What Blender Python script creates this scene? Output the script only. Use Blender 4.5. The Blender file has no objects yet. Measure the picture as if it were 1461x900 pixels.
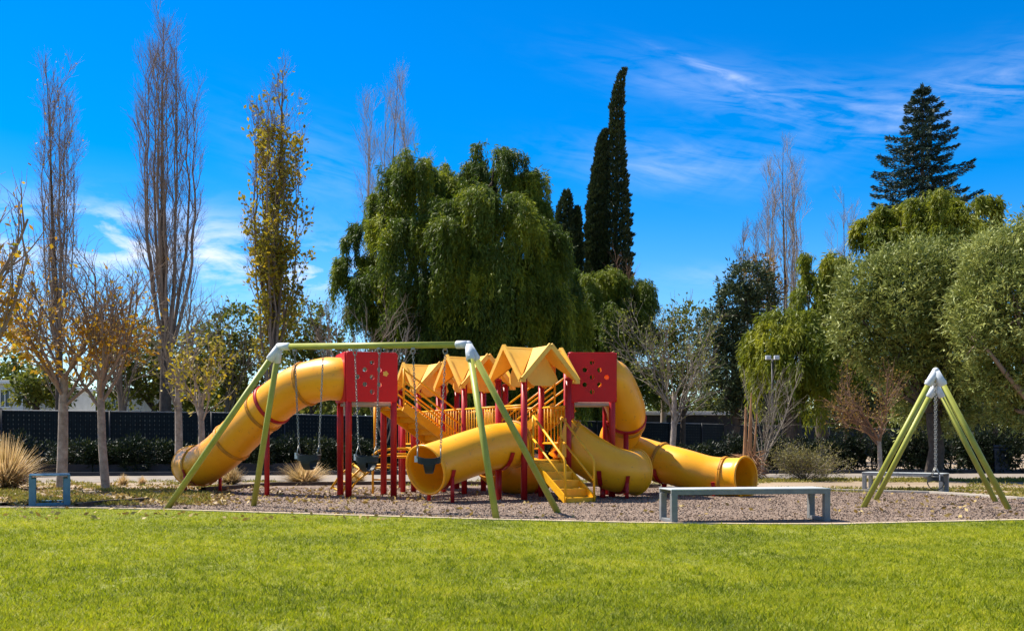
import bpy, bmesh, math, random
import numpy as np
from mathutils import Vector, Matrix

random.seed(7); rng = np.random.default_rng(7)
S = bpy.context.scene
COL = S.collection
R = math.radians

# ------------------------------------------------------------------ camera
F = 1420.4; H = 1.0; CX = 730.5; HY = 632.0
cam = bpy.data.cameras.new('camera'); cam.lens = 35; cam.sensor_width = 36
cam.shift_y = (HY - 450) / 1461; cam.clip_start = 0.05; cam.clip_end = 8000
cam_o = bpy.data.objects.new('camera', cam); COL.objects.link(cam_o)
cam_o.location = (0, 0, H); cam_o.rotation_euler = (R(90), 0, 0)
S.camera = cam_o

# ------------------------------------------------------------------ world, sun, exposure
SUN = Vector((-0.60, 0.32, 1.0)).normalized()
elev = math.asin(SUN.z); azim = math.atan2(SUN.x, SUN.y)
W = bpy.data.worlds.new('World'); S.world = W; W.use_nodes = True
nt = W.node_tree; nt.nodes.clear()
def N(t, tp, **kw):
    n = t.nodes.new(tp)
    for k, v in kw.items(): setattr(n, k, v)
    return n
def setv(n, **kw):
    for k, v in kw.items():
        n.inputs[k.replace('_', ' ')].default_value = v
out = N(nt, 'ShaderNodeOutputWorld'); bg = N(nt, 'ShaderNodeBackground')
sky = N(nt, 'ShaderNodeTexSky', sky_type='NISHITA', sun_disc=False, sun_elevation=elev, sun_rotation=azim)
sky.air_density = 1.0; sky.dust_density = 0.25; sky.ozone_density = 2.5; sky.altitude = 500
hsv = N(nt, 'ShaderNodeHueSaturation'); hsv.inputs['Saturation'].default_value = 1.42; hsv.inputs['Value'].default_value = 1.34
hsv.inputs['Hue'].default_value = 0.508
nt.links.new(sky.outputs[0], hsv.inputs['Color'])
tc = N(nt, 'ShaderNodeTexCoord'); sep = N(nt, 'ShaderNodeSeparateXYZ')
nt.links.new(tc.outputs['Generated'], sep.inputs[0])
def M(op, a, b=None, c=None, clamp=False):
    n = N(nt, 'ShaderNodeMath', operation=op); n.use_clamp = clamp
    for i, v in enumerate((a, b, c)):
        if v is None: continue
        if isinstance(v, (int, float)): n.inputs[i].default_value = v
        else: nt.links.new(v, n.inputs[i])
    return n.outputs[0]
horiz = M('SQRT', M('ADD', M('MULTIPLY', sep.outputs[0], sep.outputs[0]), M('MULTIPLY', sep.outputs[1], sep.outputs[1])))
el = M('DIVIDE', sep.outputs[2], M('MAXIMUM', horiz, 0.01))           # tan elevation
az = M('ARCTAN2', sep.outputs[0], sep.outputs[1])                     # azimuth from +Y
def blob(ca, ce, sa, se, tilt=0.0):
    da = M('SUBTRACT', az, ca); de = M('SUBTRACT', M('SUBTRACT', el, ce), M('MULTIPLY', da, tilt))
    q = M('ADD', M('POWER', M('DIVIDE', M('ABSOLUTE', da), sa), 2.0), M('POWER', M('DIVIDE', M('ABSOLUTE', de), se), 2.0))
    return M('POWER', 2.718, M('MULTIPLY', q, -1.0))
def cloudnoise(sx, sy, scale, det, dist, rot=0.0, off=0.0):
    cb = N(nt, 'ShaderNodeCombineXYZ')
    a2 = M('ADD', M('MULTIPLY', az, math.cos(rot)), M('MULTIPLY', el, math.sin(rot)))
    e2 = M('SUBTRACT', M('MULTIPLY', el, math.cos(rot)), M('MULTIPLY', az, math.sin(rot)))
    nt.links.new(M('MULTIPLY', a2, sx), cb.inputs[0]); nt.links.new(M('MULTIPLY', e2, sy), cb.inputs[1]); cb.inputs[2].default_value = off
    nz = N(nt, 'ShaderNodeTexNoise'); setv(nz, Scale=scale, Detail=det, Distortion=dist, Roughness=0.6)
    nt.links.new(cb.outputs[0], nz.inputs['Vector'])
    return nz.outputs[0]
# saturation raised low down; zenith made paler to weaken the blue fill light
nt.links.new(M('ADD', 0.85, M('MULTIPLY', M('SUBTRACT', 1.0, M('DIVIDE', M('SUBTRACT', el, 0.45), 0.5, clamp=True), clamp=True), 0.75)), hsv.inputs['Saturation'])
n1 = cloudnoise(1, 3.2, 9, 8, 0.3)
low = M('ADD', M('MULTIPLY', blob(-0.36, 0.188, 0.14, 0.030), 0.95), M('MULTIPLY', blob(-0.20, 0.165, 0.10, 0.016), 0.9))
low = M('ADD', low, M('MULTIPLY', blob(-0.60, 0.15, 0.20, 0.04), 0.3))
c1 = M('MULTIPLY', M('MULTIPLY', low, M('MULTIPLY', M('SUBTRACT', n1, 0.44), 7.0, clamp=True)), 1.0, clamp=True)
n2 = cloudnoise(1, 5.5, 11, 12, 1.3, rot=-0.22, off=3.0)
n2b = cloudnoise(1, 2.2, 5, 9, 1.6, rot=0.25, off=9.0)
wm = M('ADD', blob(0.26, 0.335, 0.13, 0.024, -0.25), blob(0.45, 0.320, 0.12, 0.030, 0.12))
wm = M('ADD', wm, M('MULTIPLY', blob(0.17, 0.275, 0.10, 0.025, -0.1), 0.8))
wm = M('ADD', wm, M('MULTIPLY', blob(-0.19, 0.27, 0.08, 0.04, -0.3), 0.4))
wm = M('ADD', wm, M('MULTIPLY', blob(0.20, 0.165, 0.05, 0.012), 0.6))
c2 = M('MULTIPLY', wm, M('MULTIPLY', M('SUBTRACT', M('MULTIPLY', M('ADD', n2, n2b), 0.5), 0.42), 4.2, clamp=True))
c2 = M('MULTIPLY', c2, 0.34, clamp=True)
# one longer wisp sloping down to the right
wisp = M('MULTIPLY', blob(0.215, 0.36, 0.06, 0.006, -0.45), M('MULTIPLY', M('SUBTRACT', n2, 0.35), 3.0, clamp=True))
fac = M('MAXIMUM', M('MAXIMUM', c1, c2), M('MULTIPLY', wisp, 0.45))
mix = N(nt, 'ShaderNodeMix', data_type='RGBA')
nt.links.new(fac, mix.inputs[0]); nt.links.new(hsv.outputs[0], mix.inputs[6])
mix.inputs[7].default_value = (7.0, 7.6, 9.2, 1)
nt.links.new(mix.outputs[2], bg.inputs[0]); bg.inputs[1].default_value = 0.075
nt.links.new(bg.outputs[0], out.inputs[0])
sun = bpy.data.lights.new('sun', 'SUN'); sun.energy = 5.0; sun.angle = R(0.5); sun.color = (1.0, 0.94, 0.84)
sun_o = bpy.data.objects.new('sun', sun); COL.objects.link(sun_o)
sun_o.rotation_euler = SUN.to_track_quat('Z', 'Y').to_euler(); sun_o.location = (-30, 20, 50)
S.view_settings.view_transform = 'Standard'; S.view_settings.look = 'None'
S.view_settings.gamma = 1; S.view_settings.use_curve_mapping = False
S.view_settings.exposure = 0.95

# ------------------------------------------------------------------ measuring helpers
def P(px, py, D): return Vector(((px - CX) / F * D, D, H + (HY - py) / F * D))
def G(px, py, z=0.0):
    D = F * (H - z) / (py - HY); return Vector(((px - CX) / F * D, D, z))
def XG(px, D, z=0.0): return Vector(((px - CX) / F * D, D, z))

# ------------------------------------------------------------------ materials
MATS = {}
def base_mat(name):
    m = bpy.data.materials.new(name); m.use_nodes = True
    t = m.node_tree; t.nodes.clear()
    o = N(t, 'ShaderNodeOutputMaterial'); b = N(t, 'ShaderNodeBsdfPrincipled')
    t.links.new(b.outputs[0], o.inputs[0]); MATS[name] = m
    return m, t, b, o
def ramp(t, fac, stops):
    r = N(t, 'ShaderNodeValToRGB')
    while len(r.color_ramp.elements) < len(stops): r.color_ramp.elements.new(0.5)
    for e, (p, c) in zip(r.color_ramp.elements, stops):
        e.position = p; e.color = (*c, 1)
    t.links.new(fac, r.inputs[0]); return r.outputs[0]
def noise(t, vec, scale, det=4, rough=0.55, dist=0.0):
    n = N(t, 'ShaderNodeTexNoise'); setv(n, Scale=scale, Detail=det, Roughness=rough, Distortion=dist)
    if vec is not None: t.links.new(vec, n.inputs['Vector'])
    return n.outputs[0]
def coords(t, scale=None, which='Object'):
    c = N(t, 'ShaderNodeTexCoord').outputs[which]
    if scale:
        mp = N(t, 'ShaderNodeMapping'); mp.inputs['Scale'].default_value = scale
        t.links.new(c, mp.inputs[0]); c = mp.outputs[0]
    return c
def geo(t, scale=None):
    c = N(t, 'ShaderNodeNewGeometry').outputs['Position']
    if scale:
        mp = N(t, 'ShaderNodeMapping'); mp.inputs['Scale'].default_value = scale
        t.links.new(c, mp.inputs[0]); c = mp.outputs[0]
    return c
def bump(t, b, h, strength=0.3, dist=0.02):
    n = N(t, 'ShaderNodeBump'); n.inputs['Strength'].default_value = strength; n.inputs['Distance'].default_value = dist
    t.links.new(h, n.inputs['Height']); t.links.new(n.outputs[0], b.inputs['Normal'])
def tmath(t, op, a, b_=None, clamp=False):
    n = N(t, 'ShaderNodeMath', operation=op); n.use_clamp = clamp
    for i, v in enumerate((a, b_)):
        if v is None: continue
        if isinstance(v, (int, float)): n.inputs[i].default_value = v
        else: t.links.new(v, n.inputs[i])
    return n.outputs[0]
def paint(name, c, c2=None, rough=0.4, scale=3.0, metal=0.0, spots=None, bmp=0.0, spec=0.3, amt=(0.35, 0.7)):
    m, t, b, o = base_mat(name)
    c2 = c2 or tuple(x * 0.75 for x in c)
    col = ramp(t, noise(t, coords(t), scale, 7, 0.65), [(amt[0], c2), (amt[1], c)])
    if spots:
        mx = N(t, 'ShaderNodeMix', data_type='RGBA')
        f = tmath(t, 'MULTIPLY', tmath(t, 'SUBTRACT', noise(t, coords(t), scale * 9, 8, 0.7), 0.6), 9.0, clamp=True)
        t.links.new(f, mx.inputs[0]); t.links.new(col, mx.inputs[6]); mx.inputs[7].default_value = (*spots, 1); col = mx.outputs[2]
    t.links.new(col, b.inputs['Base Color']); b.inputs['Roughness'].default_value = rough; b.inputs['Metallic'].default_value = metal
    b.inputs['Specular IOR Level'].default_value = spec
    if bmp: bump(t, b, noise(t, coords(t), scale * 12, 5), bmp, 0.01)
    return m
yellow = paint('yellow_plastic', (0.93, 0.43, 0.008), (0.84, 0.33, 0.006), 0.36, 1.1, spots=(0.52, 0.22, 0.03), spec=0.45)
seam_yellow = paint('grimy_yellow_plastic', (0.74, 0.31, 0.01), (0.42, 0.18, 0.015), 0.5, 5, spots=(0.16, 0.09, 0.03))
yellow_steel = paint('yellow_painted_steel', (0.88, 0.45, 0.012), (0.72, 0.33, 0.01), 0.42, 6, spots=(0.35, 0.16, 0.04))
roof_yellow = paint('faded_yellow_plastic', (0.90, 0.52, 0.09), (0.82, 0.43, 0.05), 0.5, 2.5, spots=(0.6, 0.33, 0.1))
red = paint('red_plastic', (0.62, 0.008, 0.008), (0.50, 0.005, 0.006), 0.5, 2.0, spots=(0.4, 0.03, 0.03))
red_steel = paint('red_painted_steel', (0.46, 0.014, 0.014), (0.33, 0.010, 0.012), 0.42, 5, spots=(0.22, 0.03, 0.02))
green_steel = paint('lime_painted_steel', (0.36, 0.37, 0.065), (0.28, 0.29, 0.045), 0.45, 5, spots=(0.17, 0.16, 0.06))
white_cast = paint('pale_cast_metal', (0.68, 0.70, 0.72), (0.5, 0.53, 0.56), 0.5, 10, spots=(0.3, 0.3, 0.3))
grey_steel = paint('grey_painted_steel', (0.22, 0.225, 0.22), (0.15, 0.155, 0.155), 0.5, 8, spots=(0.13, 0.13, 0.12))
pale_steel = paint('worn_pale_metal', (0.5, 0.52, 0.5), (0.38, 0.4, 0.39), 0.5, 6, spots=(0.25, 0.22, 0.18))
teal_steel = paint('blue_grey_painted_steel', (0.13, 0.25, 0.31), (0.09, 0.19, 0.24), 0.5, 8, spots=(0.07, 0.11, 0.12))
deckgrey = paint('deck_metal', (0.42, 0.38, 0.34), (0.3, 0.27, 0.25), 0.6, 6)
rubber = paint('black_rubber', (0.022, 0.028, 0.030), (0.012, 0.016, 0.018), 0.55, 8)
steel = paint('galvanised_steel', (0.33, 0.33, 0.31), (0.2, 0.2, 0.18), 0.45, 20, metal=0.6)
bark_grey = paint('pale_grey_bark', (0.42, 0.35, 0.285), (0.20, 0.155, 0.12), 0.9, 7, bmp=0.8)
bark_dark = paint('dark_bark', (0.11, 0.085, 0.065), (0.05, 0.038, 0.03), 0.95, 6, bmp=0.8)
bark_twig = paint('brown_twig_bark', (0.29, 0.215, 0.165), (0.18, 0.135, 0.105), 0.9, 2)
bark_pale = paint('pale_twig_bark', (0.42, 0.34, 0.27), (0.28, 0.22, 0.17), 0.9, 2)
bark_greytwig = paint('grey_twig_bark', (0.24, 0.20, 0.155), (0.15, 0.125, 0.10), 0.9, 2)
bark_red = paint('reddish_twig_bark', (0.22, 0.12, 0.07), (0.14, 0.08, 0.05), 0.9, 2)
dead = paint('dead_frond', (0.50, 0.26, 0.12), (0.30, 0.15, 0.07), 0.9, 5)
concrete = paint('concrete', (0.50, 0.44, 0.36), (0.36, 0.32, 0.26), 0.9, 4, spots=(0.25, 0.22, 0.19), bmp=0.3)
sandstone = paint('sandy_kerb', (0.62, 0.50, 0.34), (0.42, 0.33, 0.22), 0.95, 5, spots=(0.25, 0.2, 0.13))
timber = paint('weathered_timber', (0.10, 0.075, 0.055), (0.055, 0.042, 0.032), 0.9, 7, bmp=0.4)
darkwall = paint('dark_block', (0.05, 0.05, 0.055), (0.03, 0.03, 0.033), 0.9, 3)
white_wall = paint('white_render', (0.66, 0.66, 0.64), (0.55, 0.55, 0.53), 0.85, 2)
roof_white = paint('white_sheet_metal', (0.75, 0.74, 0.70), (0.62, 0.62, 0.6), 0.5, 3)
glass = paint('window_glass', (0.05, 0.09, 0.12), (0.04, 0.06, 0.08), 0.1, 2)
blue_bin = paint('dark_blue_plastic', (0.004, 0.018, 0.045), (0.003, 0.012, 0.03), 0.5, 4)
black_metal = paint('black_metal', (0.03, 0.03, 0.035), (0.02, 0.02, 0.022), 0.5, 4)

def leafmat(name, stops, trans=0.35, patch=1.2):
    """Leaf: colour from a random value per leaf, shifted by a slow patch noise; thin, so light passes."""
    m = bpy.data.materials.new(name); m.use_nodes = True; t = m.node_tree; t.nodes.clear()
    o = N(t, 'ShaderNodeOutputMaterial'); d = N(t, 'ShaderNodeBsdfPrincipled'); tr = N(t, 'ShaderNodeBsdfTranslucent'); mx = N(t, 'ShaderNodeMixShader')
    a = N(t, 'ShaderNodeAttribute', attribute_name='tint')
    f = tmath(t, 'ADD', tmath(t, 'MULTIPLY', a.outputs['Fac'], 0.6), tmath(t, 'MULTIPLY', tmath(t, 'SUBTRACT', noise(t, coords(t), patch, 3), 0.3), 1.0), clamp=True)
    col = ramp(t, f, stops)
    t.links.new(col, d.inputs['Base Color']); t.links.new(col, tr.inputs['Color'])
    d.inputs['Roughness'].default_value = 0.55; d.inputs['Specular IOR Level'].default_value = 0.3
    mx.inputs[0].default_value = trans
    t.links.new(d.outputs[0], mx.inputs[1]); t.links.new(tr.outputs[0], mx.inputs[2]); t.links.new(mx.outputs[0], o.inputs[0])
    return m
L_pepper = leafmat('pepper_leaf', [(0.1, (0.036, 0.066, 0.009)), (0.5, (0.10, 0.148, 0.012)), (0.85, (0.34, 0.36, 0.020))], 0.38, 0.5)
L_pepper_lt = leafmat('bright_pepper_leaf', [(0.1, (0.07, 0.105, 0.008)), (0.5, (0.17, 0.20, 0.012)), (0.9, (0.36, 0.35, 0.02))], 0.4, 0.6)
L_cypress = leafmat('cypress_leaf', [(0.1, (0.012, 0.024, 0.008)), (0.5, (0.028, 0.045, 0.012)), (0.9, (0.06, 0.075, 0.02))], 0.15)
L_fir = leafmat('fir_needle', [(0.1, (0.012, 0.030, 0.022)), (0.5, (0.025, 0.055, 0.040)), (0.9, (0.05, 0.09, 0.06))], 0.1)
L_olive = leafmat('olive_leaf', [(0.05, (0.055, 0.075, 0.012)), (0.40, (0.165, 0.195, 0.035)), (0.85, (0.43, 0.45, 0.13))], 0.25, 1.5)
L_cedar = leafmat('cedar_leaf', [(0.1, (0.025, 0.04, 0.018)), (0.5, (0.055, 0.08, 0.03)), (0.9, (0.11, 0.13, 0.05))], 0.2)
L_autumn = leafmat('autumn_leaf', [(0.1, (0.30, 0.15, 0.015)), (0.4, (0.50, 0.25, 0.012)), (0.7, (0.52, 0.34, 0.02)), (0.95, (0.26, 0.27, 0.03))], 0.45)
L_yellow = leafmat('yellowing_leaf', [(0.1, (0.13, 0.14, 0.016)), (0.5, (0.33, 0.27, 0.02)), (0.9, (0.5, 0.34, 0.02))], 0.45)
L_ygreen = leafmat('yellow_green_leaf', [(0.1, (0.05, 0.075, 0.012)), (0.5, (0.13, 0.15, 0.02)), (0.9, (0.28, 0.26, 0.04))], 0.4)
L_shrub = leafmat('dark_shrub_leaf', [(0.1, (0.006, 0.011, 0.004)), (0.65, (0.014, 0.026, 0.007)), (0.95, (0.07, 0.075, 0.015))], 0.2, 2.0)
L_red = leafmat('rusty_leaf', [(0.1, (0.12, 0.07, 0.02)), (0.6, (0.24, 0.14, 0.025)), (1.0, (0.28, 0.22, 0.03))], 0.4)
L_dry = leafmat('dry_shrub_leaf', [(0.1, (0.09, 0.08, 0.03)), (0.6, (0.2, 0.18, 0.05)), (1.0, (0.35, 0.28, 0.1))], 0.35)
L_straw = leafmat('straw_blade', [(0.10, (0.10, 0.11, 0.02)), (0.45, (0.45, 0.31, 0.11)), (0.95, (0.72, 0.52, 0.28))], 0.4, 2.0)
L_grass = leafmat('grass_blade', [(0.0, (0.07, 0.11, 0.008)), (0.33, (0.24, 0.285, 0.009)), (0.72, (0.45, 0.45, 0.014)), (1.0, (0.56, 0.46, 0.08))], 0.5, 0.7)
L_dead = leafmat('fallen_leaf', [(0.1, (0.12, 0.07, 0.03)), (0.5, (0.34, 0.22, 0.05)), (0.95, (0.5, 0.38, 0.12))], 0.2)
L_cover = leafmat('ground_cover_leaf', [(0.1, (0.08, 0.09, 0.015)), (0.5, (0.24, 0.22, 0.03)), (0.95, (0.42, 0.32, 0.07))], 0.35)
L_chip = leafmat('stone_chip', [(0.1, (0.10, 0.065, 0.045)), (0.5, (0.20, 0.135, 0.095)), (0.95, (0.38, 0.28, 0.205))], 0.0)
L_strawdead = leafmat('dead_blade', [(0.1, (0.26, 0.12, 0.05)), (0.6, (0.46, 0.25, 0.13)), (1, (0.55, 0.34, 0.2))], 0.3)

# ground materials
m_dirt, t, b, o = base_mat('dry_dirt')
g = geo(t); n_big = noise(t, g, 0.35, 5); n_fine = noise(t, g, 18, 6, 0.7)
f = tmath(t, 'ADD', tmath(t, 'MULTIPLY', n_big, 0.6), tmath(t, 'MULTIPLY', n_fine, 0.45))
t.links.new(ramp(t, f, [(0.36, (0.13, 0.095, 0.06)), (0.52, (0.28, 0.205, 0.13)), (0.66, (0.39, 0.30, 0.20))]), b.inputs['Base Color'])
b.inputs['Roughness'].default_value = 0.95; bump(t, b, n_fine, 0.6, 0.02)
m_gravel, t, b, o = base_mat('brown_gravel')
g = geo(t)
vo = N(t, 'ShaderNodeTexVoronoi'); vo.inputs['Scale'].default_value = 22; t.links.new(g, vo.inputs['Vector'])
nb = noise(t, g, 0.6, 4); nf = noise(t, g, 9, 6, 0.7)
f = tmath(t, 'ADD', tmath(t, 'MULTIPLY', tmath(t, 'ADD', nb, nf), 0.34), tmath(t, 'MULTIPLY', N(t, 'ShaderNodeSeparateColor').outputs[0], 0.0))
sc = N(t, 'ShaderNodeSeparateColor'); t.links.new(vo.outputs['Color'], sc.inputs[0])
f = tmath(t, 'ADD', f, tmath(t, 'MULTIPLY', sc.outputs[0], 0.30))
t.links.new(ramp(t, f, [(0.28, (0.09, 0.06, 0.042)), (0.5, (0.19, 0.13, 0.09)), (0.72, (0.31, 0.225, 0.165))]), b.inputs['Base Color'])
b.inputs['Roughness'].default_value = 0.95; bump(t, b, vo.outputs['Distance'], 0.9, 0.03)
m_path, t, b, o = base_mat('pale_path')
g = geo(t); nf = noise(t, g, 3, 7, 0.65)
t.links.new(ramp(t, nf, [(0.35, (0.17, 0.14, 0.11)), (0.65, (0.28, 0.235, 0.185))]), b.inputs['Base Color']); b.inputs['Roughness'].default_value = 0.95
m_lawn, t, b, o = base_mat('lawn_soil')
g = geo(t); nf = noise(t, g, 12, 6, 0.7)
t.links.new(ramp(t, nf, [(0.35, (0.10, 0.11, 0.02)), (0.65, (0.26, 0.27, 0.02))]), b.inputs['Base Color']); b.inputs['Roughness'].default_value = 1
m_far, t, b, o = base_mat('rough_ground')
g = geo(t); nf = noise(t, g, 0.4, 6, 0.7)
t.links.new(ramp(t, nf, [(0.4, (0.06, 0.07, 0.02)), (0.6, (0.2, 0.16, 0.09))]), b.inputs['Base Color']); b.inputs['Roughness'].default_value = 1
# fence: dark slats threaded through mesh, small pale dots in rows
m_fence, t, b, o = base_mat('dark_slatted_mesh')
tcn = N(t, 'ShaderNodeUVMap'); sp = N(t, 'ShaderNodeSeparateXYZ'); t.links.new(tcn.outputs[0], sp.inputs[0])
def tri(v, per): return tmath(t, 'ABSOLUTE', tmath(t, 'SUBTRACT', tmath(t, 'FRACT', tmath(t, 'DIVIDE', v, per)), 0.5))
sx = tri(sp.outputs[0], 0.17); sy = tri(sp.outputs[1], 0.16)
dot = tmath(t, 'MULTIPLY', tmath(t, 'LESS_THAN', sx, 0.10), tmath(t, 'LESS_THAN', sy, 0.16))
nz = noise(t, tcn.outputs[0], 1.3, 4, 0.7)
dot = tmath(t, 'MULTIPLY', dot, tmath(t, 'MULTIPLY', tmath(t, 'SUBTRACT', nz, 0.38), 4.0, clamp=True))
slat = tmath(t, 'LESS_THAN', tri(sp.outputs[0], 0.085), 0.08)
c0 = ramp(t, noise(t, tcn.outputs[0], 4, 4), [(0.3, (0.003, 0.008, 0.011)), (0.7, (0.007, 0.015, 0.019))])
mx = N(t, 'ShaderNodeMix', data_type='RGBA'); t.links.new(slat, mx.inputs[0]); t.links.new(c0, mx.inputs[6]); mx.inputs[7].default_value = (0.001, 0.003, 0.005, 1)
mx2 = N(t, 'ShaderNodeMix', data_type='RGBA'); t.links.new(tmath(t, 'MULTIPLY', dot, 0.35), mx2.inputs[0]); t.links.new(mx.outputs[2], mx2.inputs[6]); mx2.inputs[7].default_value = (0.22, 0.24, 0.20, 1)
t.links.new(mx2.outputs[2], b.inputs['Base Color']); b.inputs['Roughness'].default_value = 0.8; b.inputs['Specular IOR Level'].default_value = 0.15

# ------------------------------------------------------------------ object helpers
ROOT = {}
def thing(name, label, cat, loc=(0, 0, 0), group=None):
    o = bpy.data.objects.new(name, None); COL.objects.link(o); o.location = loc; o.empty_display_size = 0.3
    o['label'] = label; o['category'] = cat
    if group: o['group'] = group
    ROOT[o.name] = Vector(loc); return o
def origin_of(parent):
    return ROOT.get(parent.name, Vector((0, 0, 0))) if parent else Vector((0, 0, 0))
def finish(name, me, mat, parent, kind=None, org=None):
    me.materials.append(mat)
    o = bpy.data.objects.new(name, me); COL.objects.link(o)
    if parent: o.parent = parent; ROOT[o.name] = origin_of(parent)
    elif org is not None: o.location = org; ROOT[o.name] = Vector(org)
    if kind: o['kind'] = kind
    return o
def tag(o, label, cat, group=None):
    o['label'] = label; o['category'] = cat
    if group: o['group'] = group
    return o
def dup(root, loc, rz=0, scale=1, label=None, group=None):
    r = root.copy(); COL.objects.link(r); r.location = loc; r.rotation_euler = (0, 0, rz)
    r.scale = scale if hasattr(scale, '__len__') else (scale,) * 3
    if label: r['label'] = label
    if group: r['group'] = group
    for ch in list(root.children):
        c = ch.copy(); COL.objects.link(c); c.parent = r
        for g_ in ch.children:
            d = g_.copy(); COL.objects.link(d); d.parent = c
    return r
class MB:
    def __init__(s): s.v = []; s.f = []; s.sm = []
    def face(s, pts, smooth=False):
        i = len(s.v); s.v += [Vector(p) for p in pts]; s.f.append(tuple(range(i, i + len(pts)))); s.sm.append(smooth)
    def hexa(s, c8):
        i = len(s.v); s.v += [Vector(p) for p in c8]
        for q in ((0, 3, 2, 1), (4, 5, 6, 7), (0, 1, 5, 4), (1, 2, 6, 5), (2, 3, 7, 6), (3, 0, 4, 7)):
            s.f.append(tuple(i + k for k in q)); s.sm.append(False)
    def box(s, c, sx, sy, sz, ux=Vector((1, 0, 0)), uy=None, uz=Vector((0, 0, 1))):
        c = Vector(c); ux = Vector(ux).normalized(); uz = Vector(uz).normalized()
        uy = Vector(uy).normalized() if uy is not None else uz.cross(ux).normalized()
        a = ux * sx / 2; b_ = uy * sy / 2; z = uz * sz / 2
        s.hexa([c - a - b_ - z, c + a - b_ - z, c + a + b_ - z, c - a + b_ - z, c - a - b_ + z, c + a - b_ + z, c + a + b_ + z, c - a + b_ + z])
    def bar(s, p, q, w, h, up=Vector((0, 0, 1))):
        p = Vector(p); q = Vector(q); d = (q - p); L = d.length; d.normalize()
        side = d.cross(up).normalized(); u2 = side.cross(d).normalized()
        s.box((p + q) / 2, L, w, h, ux=d, uy=side * -1, uz=u2)
    def tube(s, pts, r, n=10, cap=True, closed=False):
        pts = [Vector(p) for p in pts]; m = len(pts)
        rr = r if hasattr(r, '__len__') else [r] * m
        d0 = (pts[1] - pts[0]).normalized()
        ref = Vector((0, 0, 1)) if abs(d0.z) < 0.9 else Vector((1, 0, 0))
        u = d0.cross(ref).normalized(); base = len(s.v)
        for i, p in enumerate(pts):
            if closed: d = (pts[(i + 1) % m] - pts[i - 1])
            else: d = pts[min(i + 1, m - 1)] - pts[max(i - 1, 0)]
            d.normalize(); u = (u - d * u.dot(d)).normalized(); w = d.cross(u)
            for k in range(n):
                a = 2 * math.pi * k / n
                s.v.append(p + (u * math.cos(a) + w * math.sin(a)) * rr[i])
        for i in range(m if closed else m - 1):
            j = (i + 1) % m
            for k in range(n):
                k2 = (k + 1) % n
                s.f.append((base + i * n + k, base + i * n + k2, base + j * n + k2, base + j * n + k)); s.sm.append(True)
        if cap and not closed:
            s.f.append(tuple(base + k for k in range(n))[::-1]); s.sm.append(False)
            s.f.append(tuple(base + (m - 1) * n + k for k in range(n))); s.sm.append(False)
    def ball(s, c, r, n=10):
        c = Vector(c); pts = [c + Vector((0, 0, -r * math.cos(math.pi * i / n))) for i in range(n + 1)]
        s.tube(pts, [max(1e-4, r * math.sin(math.pi * i / n)) for i in range(n + 1)], 12, cap=False)
    def build(s, name, mat, parent=None, kind=None, org=None, bevel=0.0):
        o0 = origin_of(parent) if parent else Vector(org or (0, 0, 0))
        me = bpy.data.meshes.new(name)
        me.from_pydata([tuple(v - o0) for v in s.v], [], s.f)
        me.polygons.foreach_set('use_smooth', s.sm); me.update()
        o = finish(name, me, mat, parent, kind, org)
        if bevel:
            md = o.modifiers.new('bevel', 'BEVEL'); md.width = bevel; md.segments = 2; md.limit_method = 'ANGLE'; md.angle_limit = R(50)
        return o
def npmesh(name, V, nper, mat, parent=None, tint=None, kind=None, org=None, idx=None):
    """V: (n*nper,3) world coordinates, faces of nper consecutive vertices."""
    o0 = np.array(origin_of(parent) if parent else (org or (0, 0, 0)), dtype=np.float32)
    V = (V - o0).astype(np.float32); nv = len(V)
    me = bpy.data.meshes.new(name)
    if idx is None: idx = np.arange(nv, dtype=np.int32).reshape(-1, nper)
    nf = len(idx)
    me.vertices.add(nv); me.vertices.foreach_set('co', V.ravel())
    me.loops.add(nf * nper); me.loops.foreach_set('vertex_index', idx.astype(np.int32).ravel())
    me.polygons.add(nf); me.polygons.foreach_set('loop_start', np.arange(0, nf * nper, nper, dtype=np.int32))
    me.update(calc_edges=True)
    if tint is not None:
        a = me.attributes.new('tint', 'FLOAT', 'POINT'); a.data.foreach_set('value', tint.astype(np.float32))
    return finish(name, me, mat, parent, kind, org)
def norm(a): return a / np.maximum(1e-9, np.linalg.norm(a, axis=1, keepdims=True))
def leaves(name, C, D, L, Wd, mat, parent=None, kind=None, tint=None, curl=0.0, org=None):
    """Rhombic leaves: C start points, D directions."""
    n = len(C); D = norm(D)
    rnd = rng.normal(size=(n, 3)); Sd = norm(np.cross(D, rnd)); L = np.broadcast_to(L, n)[:, None]; Wd = np.broadcast_to(Wd, n)[:, None]
    Nn = np.cross(D, Sd)
    V = np.empty((n, 4, 3)); mid = C + D * L * 0.45
    V[:, 0] = C; V[:, 1] = mid + Sd * Wd * .5 + Nn * curl * L; V[:, 2] = C + D * L; V[:, 3] = mid - Sd * Wd * .5 + Nn * curl * L
    tt = rng.random(n) if tint is None else tint
    return npmesh(name, V.reshape(-1, 3), 4, mat, parent, np.repeat(tt, 4), kind, org)
def inset_rand(n): return rng.random(n)

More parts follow.
